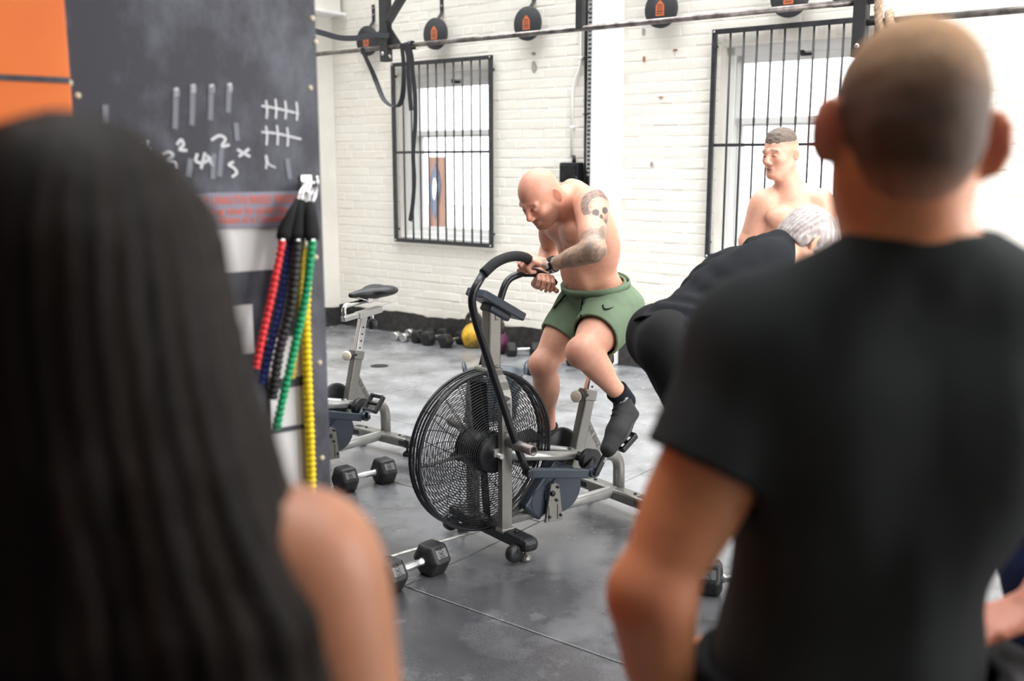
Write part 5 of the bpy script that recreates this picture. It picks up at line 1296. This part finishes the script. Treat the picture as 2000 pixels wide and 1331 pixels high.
# chest hair shadow and nipples
for e in (1, -1): col = mixc(col, (.50, .23, .18), blob(V, P(.118, e*.092, .74), .012))
paint(body_me, col)
rider_body = link('body', body_me, 'skin', rider)
make_shorts(J, (.64, .58), .20, 'shorts', rider, 'olive_shorts', .0042, .008, .004)
bvh_s = None
def bvh_of(o): o.data.calc_loop_triangles(); return BVHTree.FromPolygons([v.co for v in o.data.vertices], [t.vertices for t in o.data.loop_triangles])
def decal(me, c, ux, uy, bv, off=.0015, sx=1.0):
    """lay a flat lettering mesh on a surface along its own normal"""
    ux = Vector(ux).normalized(); uy = Vector(uy); uy = (uy-ux*uy.dot(ux)).normalized(); uz = ux.cross(uy); c = Vector(c)
    for v in me.vertices:
        p = c+ux*v.co.x*sx+uy*v.co.y; h, nn, i, dd = bv.ray_cast(p+uz*.15, -uz)
        v.co = (h+uz*off) if h is not None and (h-p).length < .12 else p
    return me
shorts = [c for c in rider.children if c.name.startswith('shorts')][0]; bs = bvh_of(shorts)
IR = A(-.79, .613, 0); VU = A(-.08, -.10, 1)         # right and up as seen from the rider's left front
def fine(me, cuts):
    bm = bmesh.new(); bm.from_mesh(me); bmesh.ops.triangulate(bm, faces=bm.faces); bmesh.ops.subdivide_edges(bm, edges=bm.edges, cuts=cuts); bm.to_mesh(me); bm.free(); return me
def on_shorts(px, py, y):
    inv = BIKE.inverted(); o = inv @ Vector((0, 0, EYE)); d = (inv.to_3x3() @ Vector(ray(px, py))).normalized(); h = bs.ray_cast(o, d)[0]; return h if h is not None else o+d*4.4
sw = [(-.045, .006), (-.038, .014), (-.03, .012), (-.031, .002), (-.02, -.004), (.0, -.001), (.045, .013), (.0, -.011), (-.02, -.016), (-.036, -.012)]
swm = bpy.data.meshes.new('emblem'); swm.from_pydata([(x*.65, y*.85, 0) for x, y in sw], [], [tuple(range(len(sw)))])
link('tick_emblem', decal(fine(swm, 3), on_shorts(1188, 602, .2), IR*1.0+A(0, 0, -.16), VU, bs, .002), 'black_cloth', shorts)
tm = fine(text_mesh('NIKE', .034, 0), 1); cloth('olive_print', (0.20, 0.30, 0.21)); link('waistband_lettering', decal(tm, on_shorts(1208, 549, .15), IR+A(0, 0, .22), VU, bs, .002, 1.1), 'olive_print', shorts)
for pts, nm in (([(1118, 562), (1105, 575), (1092, 590), (1081, 603)], 'drawstring'), ([(1141, 562), (1138, 580), (1135, 600), (1134, 618)], 'drawstring')):
    q = [on_shorts(*p, 0)+Vector((.002, .004, 0)) for p in pts]; MB().tube(smooth_path(q, 4), .0042, 8).build(nm, 'black_cloth', shorts)
# waistband: a band laid round the top edge of the shorts
wn_ = nrm(up+A(0, 0, 1.0)); wp_ = P(0, 0, .20); SV = verts(shorts.data); dist = (SV-wp_) @ wn_; sel = SV[np.abs(dist+.006) < .008]
e1 = nrm(fr-wn_*np.dot(fr, wn_)); e2 = np.cross(wn_, e1); rel = sel-wp_; cen = np.array([(rel @ e1).mean(), (rel @ e2).mean()]); xa, ya = rel @ e1-cen[0], rel @ e2-cen[1]; an = np.arctan2(ya, xa); rr_ = np.hypot(xa, ya); ring = []
for k in range(50):
    a = -math.pi+2*math.pi*(k % 48)/48; dd = np.abs((an-a+math.pi) % (2*math.pi)-math.pi) < .09; ring.append(rr_[dd].max() if dd.any() else .17)
ring = [sum(ring[(k+j) % 48] for j in (-1, 0, 1))/3 for k in range(50)]
band_m = MB(); bvs, bfs = [], []
for k in range(48):
    a = -math.pi+2*math.pi*k/48; rd_ = e1*math.cos(a)+e2*math.sin(a); q = wp_+e1*cen[0]+e2*cen[1]-wn_*.010
    for ro, h in ((-.002, -.015), (.004, -.015), (.004, .015), (-.002, .015)): bvs.append(q+rd_*(ring[k]+ro)+wn_*h)
    for m4 in range(4): bfs.append((k*4+m4, k*4+(m4+1) % 4, (k+1) % 48*4+(m4+1) % 4, (k+1) % 48*4+m4))
band_m.add(bvs, bfs, True); wband = band_m.build('waistband', 'olive_shorts', shorts)
# socks, shoes, watch, ring
def sock(An, K, t0, t1, name, w, ang):
    a, c = lerp(An, K, t0), lerp(An, K, t1); s = SDF(); s.cone(a, c, .0455, .052, .01)
    o = link(name, s.mesh(name, .004, lambda f, X, Y, Z: np.maximum(np.maximum(f, plane(X, Y, Z, c, K-An)), -.0+plane(X, Y, Z, a-nrm(K-An)*.03, An-K))), 'sock_black', rider)
    bv = bvh_of(o); d = nrm(K-An); m = lerp(a, c, .62); ux = nrm(IR-d*np.dot(IR, d)) if ang == 0 else nrm(IR-d*np.dot(IR, d))
    link('sock_lettering', decal(fine(text_mesh(w, .024, 0), 1), m, ux, d, bv, .0015), 'print_white', o); return o
sock(J['LA'], J['LK'], -.10, .14, 'sock', 'Reebok', 0); sock(J['RA'], J['RK'], -.10, .13, 'sock', 'Reebok', 0)
dL = nrm(LT-LHe); upL = nrm(J['LA']-LHe-dL*np.dot(J['LA']-LHe, dL))
make_shoe(J['LA'], LHe-upL*.01, lerp(LHe, LT, .68)-upL*.012, LT+dL*.055-upL*.012, upL, 'shoe', rider, 'shoe_black')
RHe = J['RA']+A(-.055, -.006, -.083); RTo = RHe+A(.272, -.026, .0); dR = nrm(RTo-RHe); upR = nrm(A(0, 0, 1)-dR*dR[2])
make_shoe(J['RA'], RHe, lerp(RHe, RTo, .66), RTo, upR, 'shoe', rider, 'shoe_black')
wd = nrm(J['LW']-J['LE']); wc = lerp(J['LE'], J['LW'], .93); wu = nrm(np.cross(wd, A(0, 0, 1))); wv = np.cross(wd, wu)
wr = MB(); wr.ribbon([Vector(wc+(wu*math.cos(a)+wv*math.sin(a))*.0335) for a in np.linspace(0, 2*math.pi, 25)], tuple(wd), .022, .004)
wb = wr.build('watch_strap', 'bike_plastic', rider)
wo = nrm(out_d-wd*np.dot(out_d, wd)); Rw = Matrix((Vector(wd), Vector(np.cross(wo, wd)), Vector(wo))).transposed()
MB().box(Vector(wc+wo*.037), (.034, .030, .010), .003, Rw).build('watch_case', 'bike_plastic', wb)
MB().box(Vector(wc+wo*.030+np.cross(wo, wd)*.022), (.018, .018, .012), .002, Rw).build('watch_buckle', 'chrome', wb)
# white strap across the knuckles
kc = J['LW']+nrm(A(.80, -.18, .34))*.088
q = [Vector(lerp(kc, A(*J['LW']), t))+Vector((.0, .02+.01*t, .022)) for t in (0, .5, 1)]
MB().tube([Vector(kc)+Vector((.012, .014, .016)), Vector(kc)+Vector((.004, .026, .004)), Vector(kc)+Vector((-.012, .030, -.016))], .0028, 8).build('finger_strap', 'print_white', rider)
# ------------------------------------------------------------------ the man in the grey T-shirt, seen from behind
def hair_cap(name, O, f, u, s, parent, colf, m, res=.005, g=.006, amp=.003, fr_=70, face=.045, low=-.05, extra=None, st=(1, 1, 1), taper=None):
    f = nrm(f); u = nrm(np.asarray(u)-f*np.dot(f, u)); l = np.cross(u, f); R = np.stack([f, l, u]); h = SDF()
    T = lambda x, y, z: O+(f*x+l*y+u*z)*s
    h.ell(T(-.012, 0, .034), ((.099+g)*s, (.077+g)*s, (.091+g)*s), (f, l, u), .02); h.ell(T(-.055, 0, -.02), ((.052+g)*s, (.060+g)*s, (.06+g)*s), (f, l, u), .03)
    if extra: extra(h, T, (f, l, u))
    def post(F_, X, Y, Z):
        F_ = F_+amp*wob(X*st[0], Y*st[1], Z*st[2], fr_, 8)+amp*.7*wob(X*st[0], Y*st[1], Z*st[2], fr_*2.3, 8, 6)
        qx = ((X-O[0])*f[0]+(Y-O[1])*f[1]+(Z-O[2])*f[2])/s; qz = ((X-O[0])*u[0]+(Y-O[1])*u[1]+(Z-O[2])*u[2])/s
        if taper: F_ = F_+taper[0]*np.clip((taper[1]-qz)/taper[2], 0, 1)
        F_ = np.maximum(F_, (qx-face-.55*(qz-.03))*.8*s)
        return np.maximum(F_, (low-qz+.25*np.maximum(0, qx+.03))*s)
    me = h.mesh(name, res, post); V = verts(me); paint(me, colf((V-O) @ R.T/s, V)); return link(name, me, m, parent)

D4 = 1.10
x4 = at(1766, 300, D4)[0]
O4 = A(x4-.003, D4, at(1772, 263, D4)[2]); nk4 = at(1772, 505, D4+.01)
J = dict(pel=at(1655, 1330, D4+.05), nk=nk4+A(0, 0, -.035), LS=at(1488, 682, D4+.01), RS=at(2085, 670, D4+.03), LE=at(1272, 1150, D4-.045), LW=at(1300, 1425, D4+.09), RE=at(2290, 1150, D4), RW=at(2210, 1450, D4+.14))
J['pel'][2] -= .02
J['LH'] = J['pel']+A(-.09, 0, -.03); J['RH'] = J['pel']+A(.09, 0, -.03)
J['LK'] = J['LH']+A(-.02, .03, -.43); J['RK'] = J['RH']+A(.03, .06, -.43); 
for k, e in (('L', -1), ('R', 1)): J[k+'A'] = A(J[k+'K'][0]+.01*e, J[k+'K'][1]-.03, .09)
cloth('charcoal_tee', (0.032, 0.037, 0.039), .9, .25); cloth('black_shorts', (0.010, 0.010, 0.012))
p4 = empty('person', Matrix.Translation((J['pel'][0], J['pel'][1], 0)), 'man with cropped blond hair and charcoal T-shirt seen from behind, hand on hip', 'person'); OFF = Matrix.Translation((-J['pel'][0], -J['pel'][1], 0))
def reroot(parent, off):
    for c in parent.children: c.location = off.translation
b = SDF(); fr, lf, up, P = torso(b, J, .86, 1.08)
arm(b, J['LS'], J['LE'], J['LW'], 1.02, 1.08); arm(b, J['RS'], J['RE'], J['RW'], 1.02, 1.08); leg(b, J['LH'], J['LK'], J['LA']); leg(b, J['RH'], J['RK'], J['RA'])
for k in 'LR': foot(b, J[k+'A'], J[k+'A']+A(0, .14, -.045))
hq = head(b, O4, A(.06, 1, -.06), A(.09, .06, 1), .95, 1.25, nk4+A(0, 0, -.02), .058, 1.5)
hand(b, J['LW'], A(.30, .85, .20), A(-.9, .25, .2), True, (.15, .25, .2), thumb=((.55, .75, .15), (.85, .45, .10), (.95, .2, .0))); hand(b, J['RW'], A(-.8, .25, -.1), A(.1, -.3, .9), False, (.4, .5, .4))
me = b.mesh('body', .005); V = verts(me); base = A(.68, .285, .14); col = skin_colors(V, base, 3); Q = hq(V)
hd = (np.linalg.norm(Q, axis=1) < .16) & (Q[:, 2] > -.12); col[hd] = face_paint(col[hd], Q[hd], base)
for e in (1, -1): col = mixc(col, (.60, .13, .10), .8*blob(Q, (-.02, e*.095, -.003), .03))  # ears reddened to paint in backlight shining through them
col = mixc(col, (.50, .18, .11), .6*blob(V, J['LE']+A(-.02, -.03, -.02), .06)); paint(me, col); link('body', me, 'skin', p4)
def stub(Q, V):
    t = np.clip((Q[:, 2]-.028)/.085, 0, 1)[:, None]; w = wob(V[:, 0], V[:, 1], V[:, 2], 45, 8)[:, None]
    c = np.array([[.105, .05, .026]])*(1-t)+np.array([[.50, .27, .11]])*t; c = c*(1+.18*w)  # brown to blond crop; the light on the crown is put into the colour
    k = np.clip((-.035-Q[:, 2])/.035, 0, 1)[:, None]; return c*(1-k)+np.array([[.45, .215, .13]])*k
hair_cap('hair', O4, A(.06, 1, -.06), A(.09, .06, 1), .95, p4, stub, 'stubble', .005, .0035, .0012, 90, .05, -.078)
# creases run from the armpits and down the back
def folds(X, Y, Z):
    u = (X-J['pel'][0]); return .005*np.sin(u*38+3*np.sin(Z*7))*np.clip((1.35-Z)/.3, 0, 1)*np.clip((Z-.8)/.2, .3, 1)
make_tee(J, 't_shirt', p4, 'charcoal_tee', .0055, .50, -.05, .013, .003, .066, .88, 1.12, folds, .0)
make_shorts(J, (.75, .75), .1, 'shorts', p4, 'black_shorts', .007, .03)
for k in 'LR': h = J[k+'A']+A(0, -.055, -.088); make_shoe(J[k+'A'], h, h+A(0, .19, 0), h+A(0, .28, 0), A(0, 0, 1), 'shoe', p4, 'shoe_black', .007, False)
reroot(p4, OFF)

# ------------------------------------------------------------------ the long-haired woman, seen from behind
D5 = 0.78
c5 = at(150, 400, D5); O5 = A(c5[0], D5, at(150, 548, D5)[2])
J = dict(pel=A(c5[0]-.01, D5+.0, .92), nk=A(c5[0], D5+.0, 1.385), LS=A(c5[0]-.175, D5+.0, 1.36), RS=at(600, 1120, D5), LE=A(c5[0]-.25, D5-.02, 1.07), LW=A(c5[0]-.20, D5+.16, .90), RE=at(712, 1560, D5-.02), RW=A(c5[0]+.22, D5+.15, .90))
J['LH'] = J['pel']+A(-.085, 0, -.03); J['RH'] = J['pel']+A(.085, 0, -.03)
for k, e in (('L', -1), ('R', 1)): J[k+'K'] = A(J[k+'H'][0]+.01*e, D5+.02, .48); J[k+'A'] = A(J[k+'H'][0]+.01*e, D5-.01, .085)
p5 = empty('person', Matrix.Translation((J['pel'][0], J['pel'][1], 0)), 'woman with long dark brown hair and bare shoulder seen from behind beside the blackboard', 'person'); OFF = Matrix.Translation((-J['pel'][0], -J['pel'][1], 0))
b = SDF(); fr, lf, up, P = torso(b, J, .88, .95); arm(b, J['LS'], J['LE'], J['LW'], .88); arm(b, J['RS'], J['RE'], J['RW'], .95); leg(b, J['LH'], J['LK'], J['LA'], .95); leg(b, J['RH'], J['RK'], J['RA'], .95)
for k in 'LR': foot(b, J[k+'A'], J[k+'A']+A(0, .13, -.045), .9)
hq = head(b, O5, A(.25, 1, -.05), A(0, 0, 1), .93, .9, J['nk'], .048)
hand(b, J['LW'], A(.5, .6, -.4), A(-.6, .1, .5), True, (.4, .5, .4), .9); hand(b, J['RW'], A(-.5, .6, -.4), A(.6, .1, .5), False, (.4, .5, .4), .9)
me = b.mesh('body', .006); V = verts(me); base = A(.44, .195, .11); col = skin_colors(V, base, 6); Q = hq(V); hd = np.linalg.norm(Q, axis=1) < .15; col[hd] = face_paint(col[hd], Q[hd], base); paint(me, col); link('body', me, 'skin', p5)
M['dark_hair'] = mat('long_dark_hair', (1, 1, 1), 0.62, var=0.3, vscale=55, attr='Col', bump=0.3, bscale=120, stretch=(1, 1, 0.12), spec=0.18)
h = SDF(); l5 = A(1, 0, 0)
h.ell(O5+A(0, -.012, .030), (.097, .112, .100), None, .03); h.ell(O5+A(0, -.045, -.06), (.098, .085, .13), None, .04)
rg = np.random.default_rng(11)
for i in range(17):
    t = i/16*2-1; a = t*1.75; x0 = math.sin(a)*.070; y0 = -math.cos(a)*.085
    w1 = A(math.sin(a)*.105, -math.cos(a)*.085-.01, -.13); w2 = A(math.sin(a)*.160, -math.cos(a)*.075-.03, -.26); w3 = A(math.sin(a)*.190, -math.cos(a)*.06-.055, -.44); w4 = w3+A(.01*t, 0, -.14)
    q = [O5+A(x0, y0, .03), O5+w1, O5+w2, O5+w3, O5+w4]
    for j in range(4): h.cone(q[j]+rg.normal(0, .004, 3), q[j+1]+rg.normal(0, .004, 3), (.036, .033, .031, .028)[j], (.033, .031, .028, .016)[j], .018)
def hpost(F_, X, Y, Z):
    ang = np.arctan2(X-O5[0], -(Y-O5[1])+.02); F_ = F_+.0012*np.sin(ang*46+4*np.sin(Z*9))+.0008*np.sin(ang*95+6*np.sin(Z*13))
    F_ = np.maximum(F_, np.where(Z > O5[2]-.16, (Y-(O5[1]+.055))*.8, -1)); return F_
me = h.mesh('hair', .005, hpost); V = verts(me); ang = np.arctan2(V[:, 0]-O5[0], -(V[:, 1]-O5[1])+.02)
w = (.5+.5*np.sin(ang*60+5*np.sin(V[:, 2]*8)))[:, None]; w2 = (.5+.5*np.sin(ang*23+2))[:, None]
paint(me, np.array([[.005, .003, .0025]])*(1-w*w2)+np.array([[.016, .008, .005]])*w*w2); link('hair', me, 'dark_hair', p5)
cloth('black_top', (0.009, 0.009, 0.010)); make_tee(J, 'vest_top', p5, 'black_top', .007, 0.0, -.05, .008, .002, .10, .88, .95)
make_pants(J, 'leggings', p5, 'black_cloth', .008)
for k in 'LR': q = J[k+'A']+A(0, -.05, -.083); make_shoe(J[k+'A'], q, q+A(0, .17, 0), q+A(0, .25, 0), A(0, 0, 1), 'shoe', p5, 'shoe_black', .008, False)
reroot(p5, OFF)

# ------------------------------------------------------------------ the man bending forward
D3 = 3.55
J = dict(pel=at(1305, 668, D3), nk=at(1507, 506, D3+.22), LS=at(1490, 500, D3+.40), RS=at(1478, 556, D3+.06))
J['LH'] = J['pel']+A(-.01, .095, -.03); J['RH'] = J['pel']+A(.01, -.095, -.03)
J['RK'] = at(1410, 905, D3-.10); J['LK'] = at(1430, 900, D3+.16); J['RA'] = at(1565, 1180, D3-.12); J['LA'] = at(1590, 1130, D3+.24)
for k in 'LR': J[k+'A'][2] = .09
J['RE'] = at(1560, 690, D3-.02); J['RW'] = at(1500, 830, D3-.04); J['LE'] = at(1590, 660, D3+.38); J['LW'] = at(1530, 820, D3+.3)
p3 = empty('person', Matrix.Translation((J['RA'][0], J['RA'][1], 0)), 'grey-haired man in black T-shirt and leggings bending forward', 'person'); OFF = Matrix.Translation((-J['RA'][0], -J['RA'][1], 0))
b = SDF(); fr, lf, up, P = torso(b, J); arm(b, J['LS'], J['LE'], J['LW']); arm(b, J['RS'], J['RE'], J['RW']); leg(b, J['LH'], J['LK'], J['LA']); leg(b, J['RH'], J['RK'], J['RA'])
for k in 'LR': foot(b, J[k+'A'], J[k+'A']+A(.13, .04, -.045))
O3 = at(1574, 478, D3+.26); f3 = A(.62, .25, -.74); u3 = A(.70, .28, .66)
hq = head(b, O3, f3, u3, 1.06, 1.0, J['nk']+A(.0, 0, 0), .058)
hand(b, J['RW'], A(-.2, .05, -1), A(.9, -.2, -.1), False, (.5, .5, .4)); hand(b, J['LW'], A(-.2, .05, -1), A(.9, -.2, -.1), True, (.5, .5, .4))
me = b.mesh('body', .005); V = verts(me); base = A(.66, .36, .25); col = skin_colors(V, base, 9); Q = hq(V); hd = np.linalg.norm(Q, axis=1) < .15; col[hd] = face_paint(col[hd], Q[hd], base, brow=(.4, .36, .33)); paint(me, col); link('body', me, 'skin', p3)
def grey(Q, V):
    w = (.5+.5*np.sin(Q[:, 1]*420+6*np.sin(Q[:, 0]*30)+5*np.sin(Q[:, 2]*20)))[:, None]; w2 = (.5+.5*wob(Q[:, 0]*.3, Q[:, 1]*3, Q[:, 2]*.4, 160, 8))[:, None]
    return np.array([[.30, .26, .25]])*(1-w*w2)+np.array([[.66, .62, .60]])*w*w2
hair_cap('hair', O3, f3, u3, 1.06, p3, grey, 'hair_col', .0045, .013, .003, 110, .05, -.055, st=(.5, 1.6, .5))
cloth('black_tee', (0.009, 0.010, 0.013))
rib = lambda X, Y, Z: .004*np.sin(((X-J['pel'][0])*up[0]+(Y-J['pel'][1])*up[1]+(Z-J['pel'][2])*up[2])*75+2*np.sin(Y*20))*np.clip(((J['nk'][0]-.15)-X)/.2, 0, 1)
make_tee(J, 't_shirt', p3, 'black_tee', .005, .34, -.07, .016, .003, .066, 1.0, 1.0, rib, .006)
make_pants(J, 'leggings', p3, 'black_cloth', .005, .012, .25)
for k in 'LR': q = J[k+'A']+A(-.05, -.015, -.085); make_shoe(J[k+'A'], q, q+A(.18, .06, 0), q+A(.265, .09, 0), A(0, 0, 1), 'shoe', p3, 'shoe_black', .007, False)
reroot(p3, OFF)

# ------------------------------------------------------------------ the bare-chested man by the larger window
D2 = 5.15
J = dict(pel=at(1547, 560, D2), nk=at(1547, 380, D2), LS=at(1602, 397, D2-.02), RS=at(1493, 397, D2+.02), LE=at(1622, 492, D2-.02), LW=at(1612, 585, D2-.08), RE=at(1461, 468, D2+.06), RW=at(1476, 565, D2-.06))
J['LH'] = J['pel']+A(.09, 0, -.04); J['RH'] = J['pel']+A(-.09, .02, -.04)
for k in 'LR': J[k+'K'] = J[k+'H']+A(0, -.03, -.42); J[k+'A'] = A(J[k+'H'][0], D2+.01, .085)
p2 = empty('person', Matrix.Translation((J['pel'][0], J['pel'][1], 0)), 'bare-chested young man standing before the larger barred window', 'person'); OFF = Matrix.Translation((-J['pel'][0], -J['pel'][1], 0))
b = SDF(); fr, lf, up, P = torso(b, J, .86, 1.2); arm(b, J['LS'], J['LE'], J['LW'], 1.0, 1.15); arm(b, J['RS'], J['RE'], J['RW'], 1.0, 1.1); leg(b, J['LH'], J['LK'], J['LA']); leg(b, J['RH'], J['RK'], J['RA'])
b.cone(P(.125, 0, .25), P(.132, 0, .84), .005, .006, .015, sub=True)
for u_ in (.36, .46, .56):
    for e in (1, -1): b.ell(P(.098, e*.033, u_), (.022, .028, .022), (fr, lf, up), .012)
for k in 'LR': foot(b, J[k+'A'], J[k+'A']+A(0, -.13, -.045))
O2 = at(1524, 302, D2); f2 = A(-.80, -.58, -.12); u2 = A(-.10, -.05, 1)
hq = head(b, O2, f2, u2, .98, 1.0, J['nk']+A(0, .01, 0), .050)
hand(b, J['RW'], A(.1, -.35, -1), A(-.8, -.3, .1), False, (.4, .5, .4)); hand(b, J['LW'], A(-.1, -.3, -1), A(.8, -.3, .1), True, (.4, .5, .4))
me = b.mesh('body', .0042); V = verts(me); base = A(.68, .37, .27); col = skin_colors(V, base, 12); Q = hq(V); hd = (np.linalg.norm(Q, axis=1) < .15) & (Q[:, 2] > -.12); col[hd] = face_paint(col[hd], Q[hd], base, brow=(.14, .09, .07))
for e in (1, -1): col = mixc(col, (.50, .22, .17), blob(V, P(.118, e*.088, .725), .013))
fade = np.clip((Q[:, 2]-.035)/.04, 0, 1)*np.clip((.055-Q[:, 0])/.03, 0, 1)*(np.linalg.norm(Q, axis=1) < .15); col = mixc(col, (.20, .14, .11), .8*fade[:, None])
paint(me, col); link('body', me, 'skin', p2)
def dk(Q, V): w = wob(V[:, 0], V[:, 1], V[:, 2], 200, 8)[:, None]; return np.array([[.15, .115, .09]])*(1+.5*w)
hair_cap('hair', O2, f2, u2, .98, p2, dk, 'stubble', .004, .014, .003, 150, .066, .02, taper=(.019, .115, .07))
make_shorts(J, (.8, .8), .1, 'shorts', p2, 'black_shorts', .006, .03)
for k in 'LR': q = J[k+'A']+A(0, .055, -.083); make_shoe(J[k+'A'], q, q+A(0, -.19, 0), q+A(0, -.28, 0), A(0, 0, 1), 'shoe', p2, 'shoe_black', .007, False)
reroot(p2, OFF)

# ------------------------------------------------------------------ the person at the right edge whose hand rests on a saddle
D6 = 1.62
hw = at(2025, 1185, 1.41)
J = dict(pel=A(1.11, 1.84, .93), nk=A(1.14, 1.74, 1.42), LS=A(1.02, 1.70, 1.40), RS=A(1.30, 1.80, 1.38), LE=A(.95, 1.55, 1.13), LW=hw, RE=A(1.42, 1.78, 1.10), RW=A(1.40, 1.60, .92))
J['LS'] = A(1.03, 1.62, 1.37); J['RS'] = A(1.25, 1.90, 1.38)
J['LH'] = J['pel']+A(-.05, -.08, -.03); J['RH'] = J['pel']+A(.05, .08, -.03)
for k in 'LR': J[k+'K'] = A(J[k+'H'][0]+.05, J[k+'H'][1]+.02, .49); J[k+'A'] = A(J[k+'H'][0]+.10, J[k+'H'][1]+.05, .085)
p6 = empty('person', Matrix.Translation((J['LA'][0], J['LA'][1], 0)), 'person in navy T-shirt and shorts resting a hand on a bike saddle', 'person'); OFF = Matrix.Translation((-J['LA'][0], -J['LA'][1], 0))
b = SDF(); torso(b, J); arm(b, J['LS'], J['LE'], J['LW'], 1.05); arm(b, J['RS'], J['RE'], J['RW']); leg(b, J['LH'], J['LK'], J['LA']); leg(b, J['RH'], J['RK'], J['RA'])
for k in 'LR': foot(b, J[k+'A'], J[k+'A']+A(-.12, -.04, -.045))
hq = head(b, A(1.08, 1.70, 1.60), A(-.75, -.5, -.3), A(-.2, -.1, 1), 1.0, 1.0, J['nk'], .056)
hand(b, J['LW'], A(-.82, -.10, -.26), A(-.30, -.10, .92), True, (.10, .28, .25), thumb=((.75, .6, -.2), (.9, .3, -.3), (.95, .0, -.3))); hand(b, J['RW'], A(-.6, -.5, -.5), A(.4, -.6, .5), False, (.4, .5, .4))
me = b.mesh('body', .006); V = verts(me); base = A(.44, .17, .11); col = skin_colors(V, base, 15); Q = hq(V); hd = np.linalg.norm(Q, axis=1) < .15; col[hd] = face_paint(col[hd], Q[hd], base); paint(me, col); link('body', me, 'skin', p6)
hair_cap('hair', A(1.08, 1.70, 1.60), A(-.75, -.5, -.3), A(-.2, -.1, 1), 1.0, p6, dk, 'stubble', .007, .012, .003, 100, .06, -.04)
cloth('navy_cloth', (0.008, 0.014, 0.05)); make_tee(J, 't_shirt', p6, 'navy_cloth', .007, .5, -.06, .012, .003)
make_shorts(J, (.7, .7), .1, 'shorts', p6, 'navy_cloth', .007, .03)
for k in 'LR': q = J[k+'A']+A(.052, .018, -.083); make_shoe(J[k+'A'], q, q+A(-.18, -.06, 0), q+A(-.265, -.09, 0), A(0, 0, 1), 'shoe', p6, 'shoe_black', .008, False)
reroot(p6, OFF)
